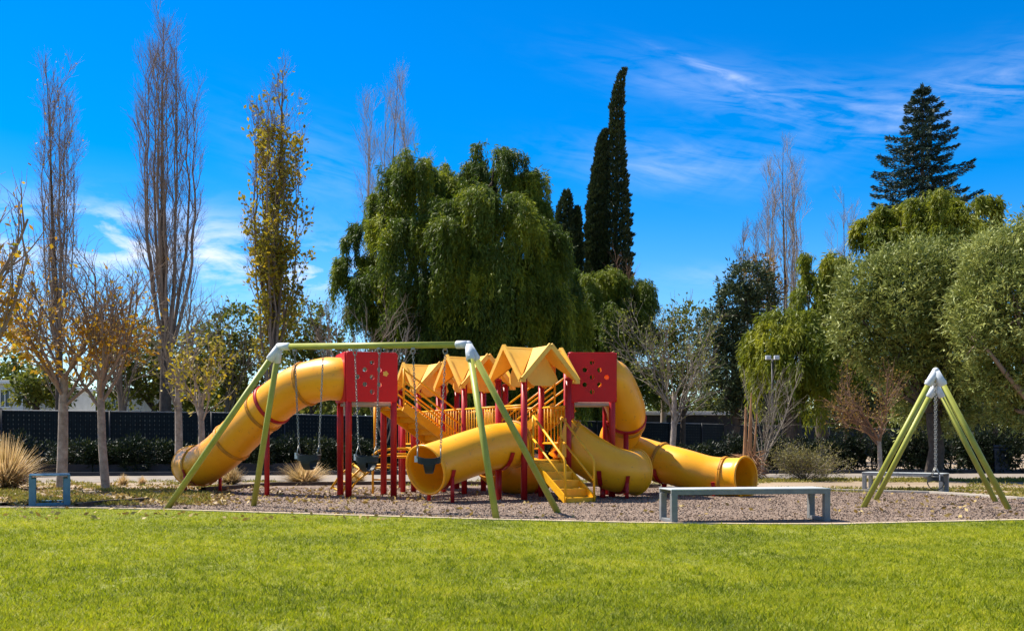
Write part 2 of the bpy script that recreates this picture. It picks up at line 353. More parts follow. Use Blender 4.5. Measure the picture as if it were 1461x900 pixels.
# ------------------------------------------------------------------ ground
def resample(pts, n):
    pts = [Vector(p) for p in pts]; d = [0]
    for a, b_ in zip(pts, pts[1:]): d.append(d[-1] + (b_ - a).length)
    res = []
    for i in range(n):
        s_ = d[-1] * i / (n - 1); k = max(0, min(len(pts) - 2, next((j for j in range(len(d) - 1) if d[j + 1] >= s_), len(pts) - 2)))
        tt = (s_ - d[k]) / max(1e-9, d[k + 1] - d[k]); res.append(pts[k].lerp(pts[k + 1], tt))
    return res
def strip(name, A, B, z, mat, n=60):
    mb = MB(); a = resample(A, n); b_ = resample(B, n)
    for i in range(n - 1):
        mb.face([Vector((a[i].x, a[i].y, z)), Vector((a[i + 1].x, a[i + 1].y, z)), Vector((b_[i + 1].x, b_[i + 1].y, z)), Vector((b_[i].x, b_[i].y, z))])
    return mb.build(name, mat, kind='structure')
mb = MB(); mb.face([(-3000, -200, 0), (3000, -200, 0), (3000, 4000, 0), (-3000, 4000, 0)]); mb.build('ground', m_dirt, kind='structure')
lawn_edge = [Vector((-22, 15.2, 0)), G(0, 725), G(110, 725.5), G(235, 728), G(360, 732), G(500, 736.5), G(700, 742.5), G(900, 747), G(1060, 749), G(1190, 749.5), G(1330, 746), G(1461, 743), Vector((20, 13.6, 0))]
strip('lawn', lawn_edge, [Vector((-22, -14, 0)), Vector((20, -14, 0))], 0.004, m_lawn)
gravel_back = [Vector((-18, 15.9, 0)), G(0, 722), G(90, 720), G(170, 713), G(290, 701), G(390, 693), G(560, 691.5), G(760, 692.5), G(940, 696), G(1190, 700.5), G(1330, 704), G(1461, 713), Vector((20, 14.6, 0))]
strip('gravel', [p + Vector((0, .07, 0)) for p in lawn_edge], gravel_back, 0.008, m_gravel)
strip('path', [Vector((-40, 23.5, 0)), Vector((-13, 25.4, 0)), Vector((0, 26.2, 0)), Vector((14, 26.5, 0)), Vector((40, 27, 0))], [Vector((-40, 28.2, 0)), Vector((-13, 30.2, 0)), Vector((0, 32, 0)), Vector((14, 33, 0)), Vector((40, 33.5, 0))], 0.004, m_path)
strip('far_ground', [Vector((-90, 34, 0)), Vector((-11, 38.6, 0)), Vector((11.4, 61, 0)), Vector((56, 110, 0))], [Vector((-90, 300, 0)), Vector((200, 300, 0))], 0.004, m_far, 30)
def ribbon(name, pts, w, h, mat, z0=0.0, wob=0.0, n=80):
    mb = MB(); p = resample(pts, n)
    for i, q in enumerate(p):
        q.z = 0
        if wob: q.x += random.uniform(-wob, wob); q.y += random.uniform(-wob, wob)
    ring = []
    for i in range(n):
        d = (p[min(i + 1, n - 1)] - p[max(i - 1, 0)]).normalized(); s_ = Vector((-d.y, d.x, 0)) * w / 2
        ring.append([p[i] - s_ + Vector((0, 0, z0)), p[i] + s_ + Vector((0, 0, z0)), p[i] + s_ + Vector((0, 0, h)), p[i] - s_ + Vector((0, 0, h))])
    for a, b_ in zip(ring, ring[1:]):
        mb.face([a[3], a[2], b_[2], b_[3]]); mb.face([a[0], a[3], b_[3], b_[0]]); mb.face([a[2], a[1], b_[1], b_[2]])
    return mb.build(name, mat, kind='structure')
ribbon('lawn_kerb', [p + Vector((0, .05, 0)) for p in lawn_edge], 0.10, 0.022, sandstone, wob=.008, n=160)
ribbon('path_kerb', gravel_back[8:], 0.14, 0.05, concrete, wob=0.01)
ribbon('path_border', [p for p in gravel_back[4:9]], 0.12, 0.09, timber, wob=0.02)
ribbon('litter_border', [G(110, 724), G(150, 719), G(190, 717), G(210, 715)], 0.08, 0.07, timber, wob=0.02, n=20)
ribbon('path_far_kerb', [Vector((-40, 28.3, 0)), Vector((-13, 30.3, 0)), Vector((0, 32.1, 0)), Vector((14, 33.1, 0)), Vector((40, 33.6, 0))], 0.15, 0.12, darkwall)

# vectorised interpolation of borders (y as a function of x)
def yfun(pts): 
    xs = np.array([p.x for p in pts]); ys = np.array([p.y for p in pts]); k = np.argsort(xs); return lambda x: np.interp(x, xs[k], ys[k])
f_lawn = yfun(lawn_edge); f_back = yfun(gravel_back)
# lawn blades, fewer and broader with distance
def lawn_blades(n):
    u = rng.random(n); D = 4.2 * (15.8 / 4.2) ** u                     # even density in the picture
    half = D * 0.56 + 0.5; x = (rng.random(n) * 2 - 1) * half
    keep = D < f_lawn(x) + .05 * rng.normal(size=n) * (rng.random(n) < .5); x = x[keep]; D = D[keep]; n = len(x)
    # ragged thin spots
    q = np.sin(x * 3.1 + np.sin(D * 2.3) * 2) * np.sin(D * 3.7 + x * 1.3) + 0.35 * np.sin(x * 11 + D * 7)
    h = (0.010 + 0.020 * rng.random(n)) * (1 + 0.28 * q); w = 0.0042 * (0.75 + 0.07 * D) * (0.7 + 0.7 * rng.random(n))
    a = rng.random(n) * 2 * np.pi; lean = (0.3 + 1.9 * rng.random(n)) * h
    base = np.stack([x, D, np.full(n, 0.003)], 1)
    s_ = np.stack([np.cos(a), np.sin(a), 0 * a], 1) * w[:, None] * .5
    b2 = rng.random(n) * 2 * np.pi
    tip = base + np.stack([np.cos(b2) * lean, np.sin(b2) * lean, h], 1)
    V = np.stack([base - s_, base + s_, tip], 1).reshape(-1, 3)
    q2 = np.sin(x * 1.1 + np.sin(D * .7) * 3) * np.sin(D * 1.3 + x * .4); q3 = np.sin(x * 17 + np.sin(D * 9) * 2) * np.sin(D * 14 + np.sin(x * 6) * 2); tint = np.clip(0.38 + 0.13 * q + .15 * q2 + .20 * q3 + rng.normal(0, 0.24, n), 0, 1); thin = (q3 * .6 + q * .3 + .5 * np.sin(x * 2.1 + 4) * np.sin(D * 1.7 + 2) < -.75)
    tint[rng.random(n) < 0.04] = 1.0; ok = ~(thin & (rng.random(n) < .72)); V = V.reshape(-1, 3, 3)[ok].reshape(-1, 3); tint = tint[ok]
    npmesh('lawn_grass', V, 3, L_grass, None, np.repeat(tint, 3), 'stuff')
lawn_blades(780000)
# clover and taller tufts in the lawn near the camera
def lawn_tufts(n):
    u = rng.random(n); D = 4.6 * (13 / 4.6) ** u; x = (rng.random(n) * 2 - 1) * D * .56
    k = D < f_lawn(x) - .1; x = x[k]; D = D[k]; m = 9
    C = np.repeat(np.stack([x, D, 0 * x + .004], 1), m, 0) + np.concatenate([rng.normal(0, .018, (len(x) * m, 2)), np.zeros((len(x) * m, 1))], 1)
    Dr = np.concatenate([rng.normal(0, .7, (len(C), 2)), np.ones((len(C), 1))], 1)
    leaves('lawn_tufts', C, Dr, .03 + .03 * rng.random(len(C)), .007, L_grass, None, 'stuff', np.clip(rng.normal(.25, .2, len(C)), 0, 1))
lawn_tufts(9000)
def chips():
    n = 120000; x = (rng.random(n) * 2 - 1) * 14; D = 12.6 + rng.random(n) ** 1.1 * 9.5
    k = (D > f_lawn(x) + .12) & (D < f_back(x) - .05); x = x[k]; D = D[k]; n = len(x)
    C = np.stack([x, D, 0.010 + 0.004 * rng.random(n)], 1); Dr = np.concatenate([rng.normal(0, 1, (n, 2)), rng.normal(.12, .15, (n, 1))], 1)
    leaves('gravel_chips', C, Dr, .012 + .022 * rng.random(n), .010 + .014 * rng.random(n), L_chip, None, 'stuff')
chips()
def litter():
    pts = []
    def scat(n, x0, x1, y0, y1):
        x = x0 + (x1 - x0) * rng.random(n); y = y0 + (y1 - y0) * rng.random(n); D = F / (y - HY); pts.append(np.stack([(x - CX) / F * D, D, .012 + .012 * rng.random(n)], 1))
    scat(2600, -60, 330, 692, 722); scat(700, 250, 620, 694, 720); scat(120, 600, 1200, 700, 740); scat(150, 1180, 1461, 690, 740); scat(160, 0, 700, 726, 745)
    C = np.concatenate(pts); n = len(C); Dr = np.concatenate([rng.normal(0, 1, (n, 2)), rng.normal(.2, .25, (n, 1))], 1)
    leaves('fallen_leaves', C, Dr, .06 + .05 * rng.random(n), .04 + .02 * rng.random(n), L_dead, None, 'stuff')
litter()
def cover():
    C = []; 
    def patch(n, x0, x1, y0, y1, th):
        x = x0 + (x1 - x0) * rng.random(n); y = y0 + (y1 - y0) * rng.random(n); D = F / (y - HY); X = (x - CX) / F * D
        q = np.sin(X * 2.3 + 1) * np.sin(D * 1.9) + .6 * np.sin(X * 5.1 + D * 3.3) + .3 * np.sin(X * 13 + D * 9)
        k = q > th; C.append(np.stack([X[k], D[k], 0 * D[k] + .004], 1))
    patch(26000, -80, 300, 698, 721, 0.05); patch(9000, -80, 420, 686, 697, .35); patch(14000, 1080, 1520, 683, 688, -.4); patch(9000, 1080, 1520, 697, 703, .0)
    patch(7000, 560, 1080, 685, 694, .5); patch(4000, 760, 1100, 683, 690, .1); patch(4000, 1380, 1520, 690, 710, .1)
    C = np.concatenate(C); n = len(C); Dr = np.concatenate([rng.normal(0, .9, (n, 2)), rng.random((n, 1)) + .2], 1)
    leaves('ground_cover', C, Dr, .05 + .06 * rng.random(n), .022, L_cover, None, 'stuff')
cover()

# ------------------------------------------------------------------ play structure
def catmull(pts, n=10):
    p = [Vector(q) for q in pts]; p = [p[0] * 2 - p[1]] + p + [p[-1] * 2 - p[-2]]; res = []
    for i in range(1, len(p) - 2):
        for k in range(n):
            t_ = k / n; a, b_, c, d = p[i - 1], p[i], p[i + 1], p[i + 2]
            res.append(0.5 * ((2 * b_) + (c - a) * t_ + (2 * a - 5 * b_ + 4 * c - d) * t_ ** 2 + (3 * b_ - a - 3 * c + d) * t_ ** 3))
    res.append(p[-2]); return res
play = thing('play_structure', 'red and yellow playground with tube slides, gabled roofs and stairs on gravel', 'play structure', (0, 18.5, 0))

def square_panel_holes(name, O, ux, uz, w, h, th, holes, hr, mat, parent):
    """Flat panel w x h with round holes cut through it."""
    cu = bpy.data.curves.new('c', 'CURVE'); cu.dimensions = '2D'; cu.fill_mode = 'BOTH'; cu.extrude = th / 2 - .006; cu.bevel_depth = .006; cu.resolution_u = 6
    def poly(pts):
        sp_ = cu.splines.new('POLY'); sp_.points.add(len(pts) - 1); sp_.use_cyclic_u = True
        for q, pt in zip(sp_.points, pts): q.co = (pt[0], pt[1], 0, 1)
    c = .05; cor = []
    for (ax, ay, a0) in ((w / 2 - c, h / 2 - c, 0), (-w / 2 + c, h / 2 - c, 90), (-w / 2 + c, -h / 2 + c, 180), (w / 2 - c, -h / 2 + c, 270)):
        for k in range(5): a = R(a0 + 90 * k / 4); cor.append((ax + c * math.cos(a), ay + c * math.sin(a)))
    poly(cor)
    for hx, hz in holes: poly([(hx + hr * math.cos(2 * math.pi * k / 20), hz - hr * math.sin(2 * math.pi * k / 20)) for k in range(20)])
    tmp = bpy.data.objects.new('tmp', cu); COL.objects.link(tmp)
    me = bpy.data.meshes.new_from_object(tmp.evaluated_get(bpy.context.evaluated_depsgraph_get())); bpy.data.objects.remove(tmp); me.name = name
    ux = Vector(ux).normalized(); uz = Vector(uz); uy = uz.cross(ux)      # local z of curve = thickness
    o0 = origin_of(parent); mt = Matrix.Translation(Vector(O) - o0) @ Matrix((ux, uz, ux.cross(uz))).transposed().to_4x4()
    me.transform(mt)
    for p_ in me.polygons: p_.use_smooth = False
    me.materials.clear()
    return finish(name, me, mat, parent)
def posts(lst, z1s, parent, r=.058):
    for (x, y), z1 in zip(lst, z1s):
        mb = MB(); mb.tube([(x, y, -.05), (x, y, z1)], r, 14); mb.tube([(x, y, z1), (x, y, z1 + .02), (x, y, z1 + .035)], [r * 1.12, r * 1.1, r * .5], 14)
        mb.build('post', red_steel, parent)
def railing(p, q, z0, z1, parent, step=.105):
    p = Vector((p[0], p[1], 0)); q = Vector((q[0], q[1], 0)); mb = MB(); Z = lambda v, z: Vector((v.x, v.y, z))
    mb.tube([Z(p, z1), Z(q, z1)], .021, 8); mb.tube([Z(p, z0), Z(q, z0)], .019, 8)
    n = max(2, int((q - p).length / step))
    for i in range(1, n): c = p.lerp(q, i / n); mb.tube([Z(c, z0), Z(c, z1)], .012, 6)
    return mb.build('railing', yellow_steel, parent)

# ---- three roofed low towers in a row
U = Vector((.866, .5, 0)); V = Vector((.5, -.866, 0)); Z = Vector((0, 0, 1))
def roof(c, ze, zp, half):
    """Cross gable roof: two crossing ridges, overhanging eaves, a thick rim."""
    mb = MB(); c = Vector((c[0], c[1], 0)); th = .045
    dirs = [U, V, -U, -V]
    top = c + Z * (zp + .035)
    for i in range(4):
        d = dirs[i]; s_ = dirs[(i + 1) % 4]
        e = half; pk = c + d * (e + .03) + Z * zp
        for sg in (1, -1):
            co = c + d * (e + .03) + s_ * sg * (e + .0) + Z * ze; ins = c + Z * (zp + .0)
            valley = c + d * e + s_ * sg * e + Z * ze
            # slope from ridge (centre to peak) down to the corner
            a = [ins, pk, co]
            if sg < 0: a = [ins, co, pk]
            nrm = (a[1] - a[0]).cross(a[2] - a[0]).normalized()
            if nrm.z < 0: a = [a[0], a[2], a[1]]; nrm = -nrm
            low = [q - nrm * th for q in a]
            mb.face(a); mb.face(low[::-1])
            mb.face([pk, co, co - nrm * th, pk - nrm * th])
        # corner lip
    for i in range(4):
        d = dirs[i]; s_ = dirs[(i + 1) % 4]
        q = c + d * half + s_ * half + Z * (ze - .03)
        mb.box(q, .10, .10, .06, ux=U)
    o = mb.build('roof', roof_yellow, play)
    tr = MB(); gl = MB()
    for i in range(4):
        d = dirs[i]; s_ = dirs[(i + 1) % 4]; e = half
        pk = c + d * (e + .045) + Z * (zp + .005)
        for sg in (1, -1):
            co = c + d * (e + .045) + s_ * sg * (e + .01) + Z * (ze - .01)
            tr.bar(pk, co, .035, .085, up=Z)
        g0 = c + d * (e - .24)
        hz = (zp - ze)
        gl.face([g0 + s_ * (e * .60) + Z * (ze + .01), g0 + Z * (zp - hz * .12), g0 - s_ * (e * .60) + Z * (ze + .01), g0 - s_ * (e * .35) + Z * (ze - .10), g0 + s_ * (e * .35) + Z * (ze - .10)])
    tr.build('roof_trim', roof_yellow, o); gl.build('gable_infill', roof_yellow, o)
towers = [((.38, 18.0), .70), ((-.76, 20.0), .92), ((-1.83, 21.9), .92)]
hs = .46
for (c, zd) in towers:
    c3 = Vector((c[0], c[1], 0))
    cs = [c3 + U * sx_ * hs + V * sv * hs for sx_, sv in ((-1, 1), (1, 1), (1, -1), (-1, -1))]
    posts([(q.x, q.y) for q in cs], [2.14] * 4, play)
    mb = MB(); mb.box(c3 + Z * (zd - .03), .92, .92, .06, ux=U); mb.build('deck', yellow_steel, play, bevel=.01)
    roof(c, 2.12, 2.72, .56)
# decks joining the towers, railings
for a, b_ in ((0, 1), (1, 2)):
    (ca, za), (cb, zb) = towers[a], towers[b_]
    A = Vector((ca[0], ca[1], 0)) - V * hs; B = Vector((cb[0], cb[1], 0)) + V * hs
    mb = MB(); mb.bar(A + Z * (min(za, zb) - .035), B + Z * (max(za, zb) - .035), .9, .06); mb.build('deck', yellow_steel, play, bevel=.01)
    for sg in (-1, 1): railing(A + U * hs * sg, B + U * hs * sg, max(za, zb) - .02, 1.66, play)
def tr(ti, sa, sb, z0=None):
    c, zd = towers[ti]; c3 = Vector((c[0], c[1], 0)); a = c3 + U * sa[0] * hs + V * sa[1] * hs; b_ = c3 + U * sb[0] * hs + V * sb[1] * hs
    railing(a, b_, z0 or zd + .06, 1.66, play)
tr(1, (-1, 1), (-1, -1)); tr(1, (1, 1), (1, -1)); tr(2, (-1, 1), (-1, -1)); tr(2, (-1, -1), (1, -1)); tr(2, (1, 1), (1, -1)); tr(0, (1, 1), (1, -1), 1.0)
tr(0, (-1, -1), (-1, 1), 1.62)
# ---- front stairs from the first tower
c0 = Vector((.38, 18.0, 0)); top = c0 + V * (hs + .02); run = V * 1.05; wid = .54
tops = .70
st = MB()
for i in range(5):
    z_ = tops * (1 - (i + .85) / 5.0) + .05; p_ = top + V * (.06 + i * .212)
    st.box(p_ + Z * z_, wid, .25, .035, ux=U)
    st.box(p_ + V * .115 + Z * (z_ - .065), wid, .012, .11, ux=U)
stairs = st.build('stairs', yellow_steel, play)
for sg in (-1, 1):
    mb = MB(); e = U * (wid / 2 + .02) * sg
    mb.bar(top + e + Z * (tops - .04), top + run + e + Z * .05, .03, .12); mb.build('stringer', yellow_steel, stairs)
    mb = MB(); t0 = top + e + Z * (tops + .78); t1 = top + run * .98 + e + Z * .72
    mb.tube([top + e + Z * (tops - .02), t0], .02, 8)
    mb.tube([t0, t0 + (t1 - t0) * .96, t1 + Z * -.03, top + run * .99 + e], .021, 8)
    mb.tube([top + e + Z * (tops + .38), top + run * .985 + e + Z * .36], .018, 8)
    mb.build('handrail', yellow_steel, stairs)
# ---- two high red boxes
def corner(FL, ux, uy, a, b_): return FL + ux * a + uy * b_
def hexbox(FL, yaw, w, d, zb, zt, side_tube):
    ux = Vector((math.cos(yaw), math.sin(yaw), 0)); uy = Vector((-math.sin(yaw), math.cos(yaw), 0)); FL = Vector(FL)
    C4 = [FL, FL + ux * w, FL + ux * w + uy * d, FL + uy * d]
    posts([(q.x, q.y) for q in C4], [zt - .02] * 4, play, .06)
    mb = MB(); mb.box(FL + ux * w / 2 + uy * d / 2 + Z * (zb - .035), w + .02, d + .02, .06, ux=ux); mb.build('deck', deckgrey, play, bevel=.01)
    hol = [(0, .27), (-.135, .135), (.135, .135), (-.27, 0), (0, 0), (-.135, -.135), (.135, -.135), (0, -.27), (.27, 0)]
    hh = zt - zb
    front = square_panel_holes('guard_panel', FL + ux * w / 2 - uy * .062 + Z * (zb + hh / 2), ux, Z, w + .10, hh, .04, hol[:-1] if side_tube < 0 else hol, .05, red, play)
    bk = railing(FL + uy * d, FL + uy * d + ux * w, zb + .08, zt - .06, play, .2); bk.data.materials[0] = red_steel
    # side with the round mouth of the slide
    sx_ = FL + uy * d / 2 + (ux * (-.062) if side_tube < 0 else ux * (w + .062))
    square_panel_holes('guard_panel', sx_ + Z * (zb + hh / 2), uy, Z, d + .08, hh, .04, [(0, -.02)], .375, red, play)
    return ux, uy, C4, front
zb = 1.76; zt = 2.66
uxL, uyL, CL, frontL = hexbox((-2.98, 18.15, 0), R(20), .84, .84, zb, zt, -1)
uxR, uyR, CR, frontR = hexbox((1.09, 18.35, 0), R(3), .76, .80, zb, zt, 1)
mb = MB(); q = P(551, 533.5, 17.95); mb.tube([q, q + Vector((.01, -.10, 0))], [.03, .035], 8); 
for k in range(5): a = k * 1.2566; mb.tube([q + Vector((.03 * math.cos(a), -.06, .03 * math.sin(a))), q + Vector((.03 * math.cos(a), -.10, .03 * math.sin(a)))], .02, 8)
mb.build('flower_knob', roof_yellow, frontL)
# ---- ramps of steps from the boxes down to the low decks
def ramp_stairs(a, b_, width):
    a = Vector(a); b_ = Vector(b_); d = b_ - a; hd = Vector((d.x, d.y, 0)).normalized(); s_ = Vector((-hd.y, hd.x, 0)); mb = MB(); n = 7
    for i in range(n):
        c = a.lerp(b_, (i + .5) / n); mb.box(c, .22, width, .035, ux=hd); mb.box(c + hd * .1 + Z * (d.z / n / 2), .012, width, abs(d.z / n) * .9, ux=hd)
    o = mb.build('stairs', yellow_steel, play)
    for sg in (-1, 1):
        e = s_ * (width / 2 + .02) * sg; mb = MB(); mb.bar(a + e - Z * .02, b_ + e - Z * .02, .03, .17); mb.build('stringer', yellow_steel, o)
        mb = MB()
        for h_ in (.26, .46, .68): mb.tube([a + e + Z * h_, b_ + e + Z * h_], .019, 8)
        mb.tube([b_ + e, b_ + e + Z * .7], .019, 8); mb.tube([a + e, a + e + Z * .7], .019, 8)
        mb.build('handrail', yellow_steel, o)
pL = (CL[1] + CL[2]) / 2 + uxL * .08 + Z * (zb - .06)
ramp_stairs(pL, P(643, 640, 19.9), .62)
pR = (CR[0] + CR[3]) / 2 - uxR * .08 + Z * (zb - .06)
ramp_stairs(pR, P(722, 640, 19.6), .60)
# ---- tube slides
def slide(pts, r, open_start=False, flange_at=(), supports=(), flare=True, r_end=None):
    path = catmull(pts, 10); m = len(path); mb = MB(); rr = [r] * m
    if flare: rr[-1] = r * 1.06; rr[-2] = r * 1.04; rr[-3] = r * 1.015
    mb.tube(path, rr, 40, cap=False)
    inner = MB(); inner.tube(path, [q - .02 for q in rr], 40, cap=False)
    base = len(mb.v); mb.v += inner.v; mb.f += [tuple(base + k for k in f_[::-1]) for f_ in inner.f]; mb.sm += inner.sm
    n = 40
    for end in (0, m - 1):
        for k in range(n):
            k2 = (k + 1) % n; a, b_ = end * n + k, end * n + k2
            f_ = (a, b_, base + b_, base + a); mb.f.append(f_ if end else f_[::-1]); mb.sm.append(False)
    d = (path[-1] - path[-2]).normalized()
    o = mb.build('tube_slide', yellow, play)
    rim = MB(); u = d.cross(Z).normalized(); w = d.cross(u)
    rim.tube([path[-1] + (u * math.cos(2 * math.pi * k / 40) + w * math.sin(2 * math.pi * k / 40)) * (rr[-1] - .008) for k in range(40)], .022, 8, closed=True); rim.build('rim', yellow, o)
    for t_ in flange_at:
        i = min(m - 2, max(1, int(t_ * (m - 1)))); d = (path[i + 1] - path[i - 1]).normalized(); u = d.cross(Z).normalized(); w = d.cross(u)
        fl = MB(); rad = rr[i] + .004
        prof = [(-.034, 0), (-.030, .020), (-.004, .024), (0, .004), (.004, .024), (.030, .020), (.034, 0)]
        fl.tube([path[i] + d * a for a, _ in prof], [rad + b_ for _, b_ in prof], 40, cap=False)
        for k in range(10):
            a = 2 * math.pi * k / 10 + .2; q = path[i] + (u * math.cos(a) + w * math.sin(a)) * (rad + .016)
            fl.box(q, .05, .016, .02, ux=d)
        fl.build('joint_ring', seam_yellow, o)
    for (t_, kind) in supports:
        i = min(m - 2, max(1, int(t_ * (m - 1)))); c = path[i]; d = (path[i + 1] - path[i - 1]); d.z = 0; d.normalize(); s_ = Vector((-d.y, d.x, 0)); sp_ = MB()
        if kind == 'cradle':
            arc = []
            for k in range(9):
                a = R(-90 - 78 + 156 * k / 8); arc.append(c + s_ * math.cos(a) * (r + .03) + Z * math.sin(a) * (r + .03))
            for a, b_ in zip(arc, arc[1:]): sp_.bar(a, b_, .07, .014, up=(a + b_) / 2 - c)
            for e in (1, 7):
                q = arc[e]; sp_.tube([(q.x, q.y, -.02), (q.x, q.y, q.z + .02)], .035, 10)
        elif kind == 'band':
            dd = (path[i + 1] - path[i - 1]).normalized(); u = dd.cross(Z).normalized(); w = dd.cross(u)
            sp_.tube([c - dd * .035, c - dd * .033, c + dd * .033, c + dd * .035], [r, r + .026, r + .026, r], 40, cap=False)
            q = min((c + (u * math.cos(a / 8) + w * math.sin(a / 8)) * (r + .02) for a in range(50)), key=lambda v_: v_.y * 1.0 + v_.z * .6)
            sp_.tube([(q.x, q.y + .02, -.02), (q.x, q.y + .02, q.z)], .05, 12)
        else:
            arc = [c + s_ * math.cos(R(-90 - 75 + 150 * k / 8)) * (r + .03) + Z * math.sin(R(-90 - 75 + 150 * k / 8)) * (r + .03) for k in range(9)]
            for a, b_ in zip(arc, arc[1:]): sp_.bar(a, b_, .08, .014, up=(a + b_) / 2 - c)
            q = arc[4]; sp_.tube([(q.x, q.y, -.02), (q.x, q.y, q.z)], .05, 12)
        sp_.build('support', red_steel, o)
    return o
r_s = .385
mL = (CL[0] + CL[3]) / 2 + Z * (zb + .43)
slide([mL + uxL * .10, mL - uxL * .10, P(462, 541, 18.6), P(425, 552, 18.8), P(392, 574, 19.0), P(352, 610, 19.4), P(318, 643, 19.7), P(293, 661, 20.1), P(279, 665, 20.6), P(275, 664, 21.2)],
      .40, flange_at=(.3, .49, .63, .82), supports=((.46, 'band'), (.80, 'cradle')))
slide([P(738, 633, 17.8), P(722, 635, 17.6), P(700, 638, 17.4), P(668, 648, 17.15), P(640, 658, 16.95), P(622, 664, 16.8), P(607, 670, 16.6)],
      .40, flange_at=(.06,), supports=((.78, 'cradle'), (.25, 'post')))
slide([P(800, 622, 18.3), P(818, 634, 18.3), P(840, 650, 18.2), P(868, 666, 18.1), P(888, 672, 18.15), P(906, 673, 18.35)],
      .40, flange_at=(.10,), supports=((.75, 'cradle'), (.55, 'post')))
mR = (CR[1] + CR[2]) / 2 + Z * (zb + .43)
slide([mR - uxR * .12, mR + uxR * .06, P(887, 568, 18.95), P(893, 588, 19.1), P(890, 608, 19.4), P(882, 630, 19.7), P(898, 645, 19.85), P(922, 653, 19.7), P(945, 660, 19.5), P(975, 668, 19.2), P(1010, 678, 19.0), P(1040, 681, 18.8), P(1064, 681, 18.55)],
      .375, flange_at=(.315, .66, .90), supports=((.285, 'band'), (.68, 'post'), (.88, 'cradle')))
slide([P(700, 655, 18.9), P(712, 668, 19.3), P(732, 677, 19.6), P(752, 677, 19.8), P(768, 676, 20.0)], .37, supports=((.8, 'cradle'),))
# ---- climbing bars under the left box
cl = MB()
for a, b_ in (((472, 697), (505, 661)), ((487, 705), (516, 667)), ((495, 706), (527, 672))): cl.tube([P(*a, 19.2), P((a[0] + b_[0]) / 2 - 3, (a[1] + b_[1]) / 2 - 2, 19.1), P(*b_, 19.0)], .022, 8)
for a, b_ in (((474, 694), (488, 703)), ((484, 683), (499, 692)), ((496, 671), (512, 683)), ((504, 662), (522, 676))): cl.tube([P(*a, 19.2), P(*b_, 19.0)], .02, 8)
for q0, q1, yy in ((532, 560, 667), (532, 560, 684)): cl.tube([P(q0, yy, 19.4), P(q1, yy, 19.3)], .018, 8)
cl.tube([P(532, 704, 19.4), P(532, 668, 19.4), P(536, 663, 19.4), P(560, 663, 19.4)], .022, 8); cl.tube([P(535, 640, 19.5), P(535, 578, 19.5)], .028, 8)
for y0 in (643, 651): cl.tube([P(532, y0 + 6, 19.0), P(540, y0, 19.2), P(560, y0 - 3, 19.5), P(580, y0 - 3, 19.7), P(585, y0, 19.8), P(585, y0 + 8, 19.8)], .024, 8)
cl.tube([P(560, 652, 19.6), P(602, 651, 20.0)], .026, 8)
cl.build('climbing_bars', yellow_steel, play)
for x_ in (575, 590): 
    q = XG(x_, 20.2); posts([(q.x, q.y)], [1.7], play, .055)
# red braces linking slide mouths
for a, b_ in ((P(728, 655, 17.5), P(738, 636, 17.6)), (P(792, 648, 17.9), P(806, 636, 18.0))): mb = MB(); mb.bar(a, b_, .05, .10); mb.build('slide_bracket', red_steel, play)
# yellow wedge panel by the stairs head
mb = MB(); q = c0 + V * .47 + U * .42; mb.hexa([q + Z * .75 - V * .01, q + U * -.20 + Z * .75 - V * .01, q + U * -.20 + Z * .75 + V * .01, q + Z * .75 + V * .01, q + Z * 1.45 - V * .01, q + U * -.03 + Z * 1.45 - V * .01, q + U * -.03 + Z * 1.45 + V * .01, q + Z * 1.45 + V * .01]); mb.build('side_panel', yellow, play)

# ------------------------------------------------------------------ swing frames
def swing_frame(label, apex, feet, r):
    """apex: [a, b]; feet: per apex two ground points."""
    mid = (apex[0] + apex[1]) / 2
    t_ = thing('swing_frame', label, 'swing frame', (mid.x, mid.y, 0))
    mb = MB(); mb.tube([apex[0], apex[1]], r, 16); mb.build('crossbar', green_steel, t_)
    for i in (0, 1):
        j = MB(); bd = (apex[1 - i] - apex[i]).normalized()
        j.ball(apex[i], r * 1.2); j.tube([apex[i], apex[i] + bd * .17, apex[i] + bd * .185], [r * 1.2, r * 1.25, r * 1.02], 14)
        for ft in feet[i]:
            d = (ft - apex[i]).normalized(); mb = MB(); mb.tube([apex[i], ft - Z * .05], r, 16); mb.build('leg', green_steel, t_)
            j.tube([apex[i], apex[i] + d * .24, apex[i] + d * .255], [r * 1.15, r * 1.4, r * 1.05], 14)
            s_ = d.cross(bd).normalized(); q = apex[i] + d * .2
            j.tube([q - s_ * r * 1.5, q + s_ * r * 1.5], .016, 8)
        # web plate between the sockets
        d1 = (feet[i][0] - apex[i]).normalized(); d2 = (feet[i][1] - apex[i]).normalized()
        j.hexa([apex[i] - bd * .012, apex[i] + d1 * .2 - bd * .012, (apex[i] + (d1 + d2) * .07) - bd * .012, apex[i] + d2 * .2 - bd * .012,
                apex[i] + bd * .012, apex[i] + d1 * .2 + bd * .012, (apex[i] + (d1 + d2) * .07) + bd * .012, apex[i] + d2 * .2 + bd * .012])
        j.build('corner_joint', white_cast, t_)
    return t_
apA = [P(398, 494.5, 14.95), P(668, 491.5, 14.05)]
swing_frame('long lime green swing frame with pale joints in front of the slides', apA, [[G(235, 726), G(361, 722)], [G(709, 741), G(799, 732)]], .046)
apB = [P(1335, 529, 15.25), P(1335, 548, 17.2)]
fB = swing_frame('lime green swing frame with one swing, right side of the lawn edge', apB, [[G(1229, 724), G(1442, 727)], [G(1247, 713.5), G(1423, 716)]], .044)

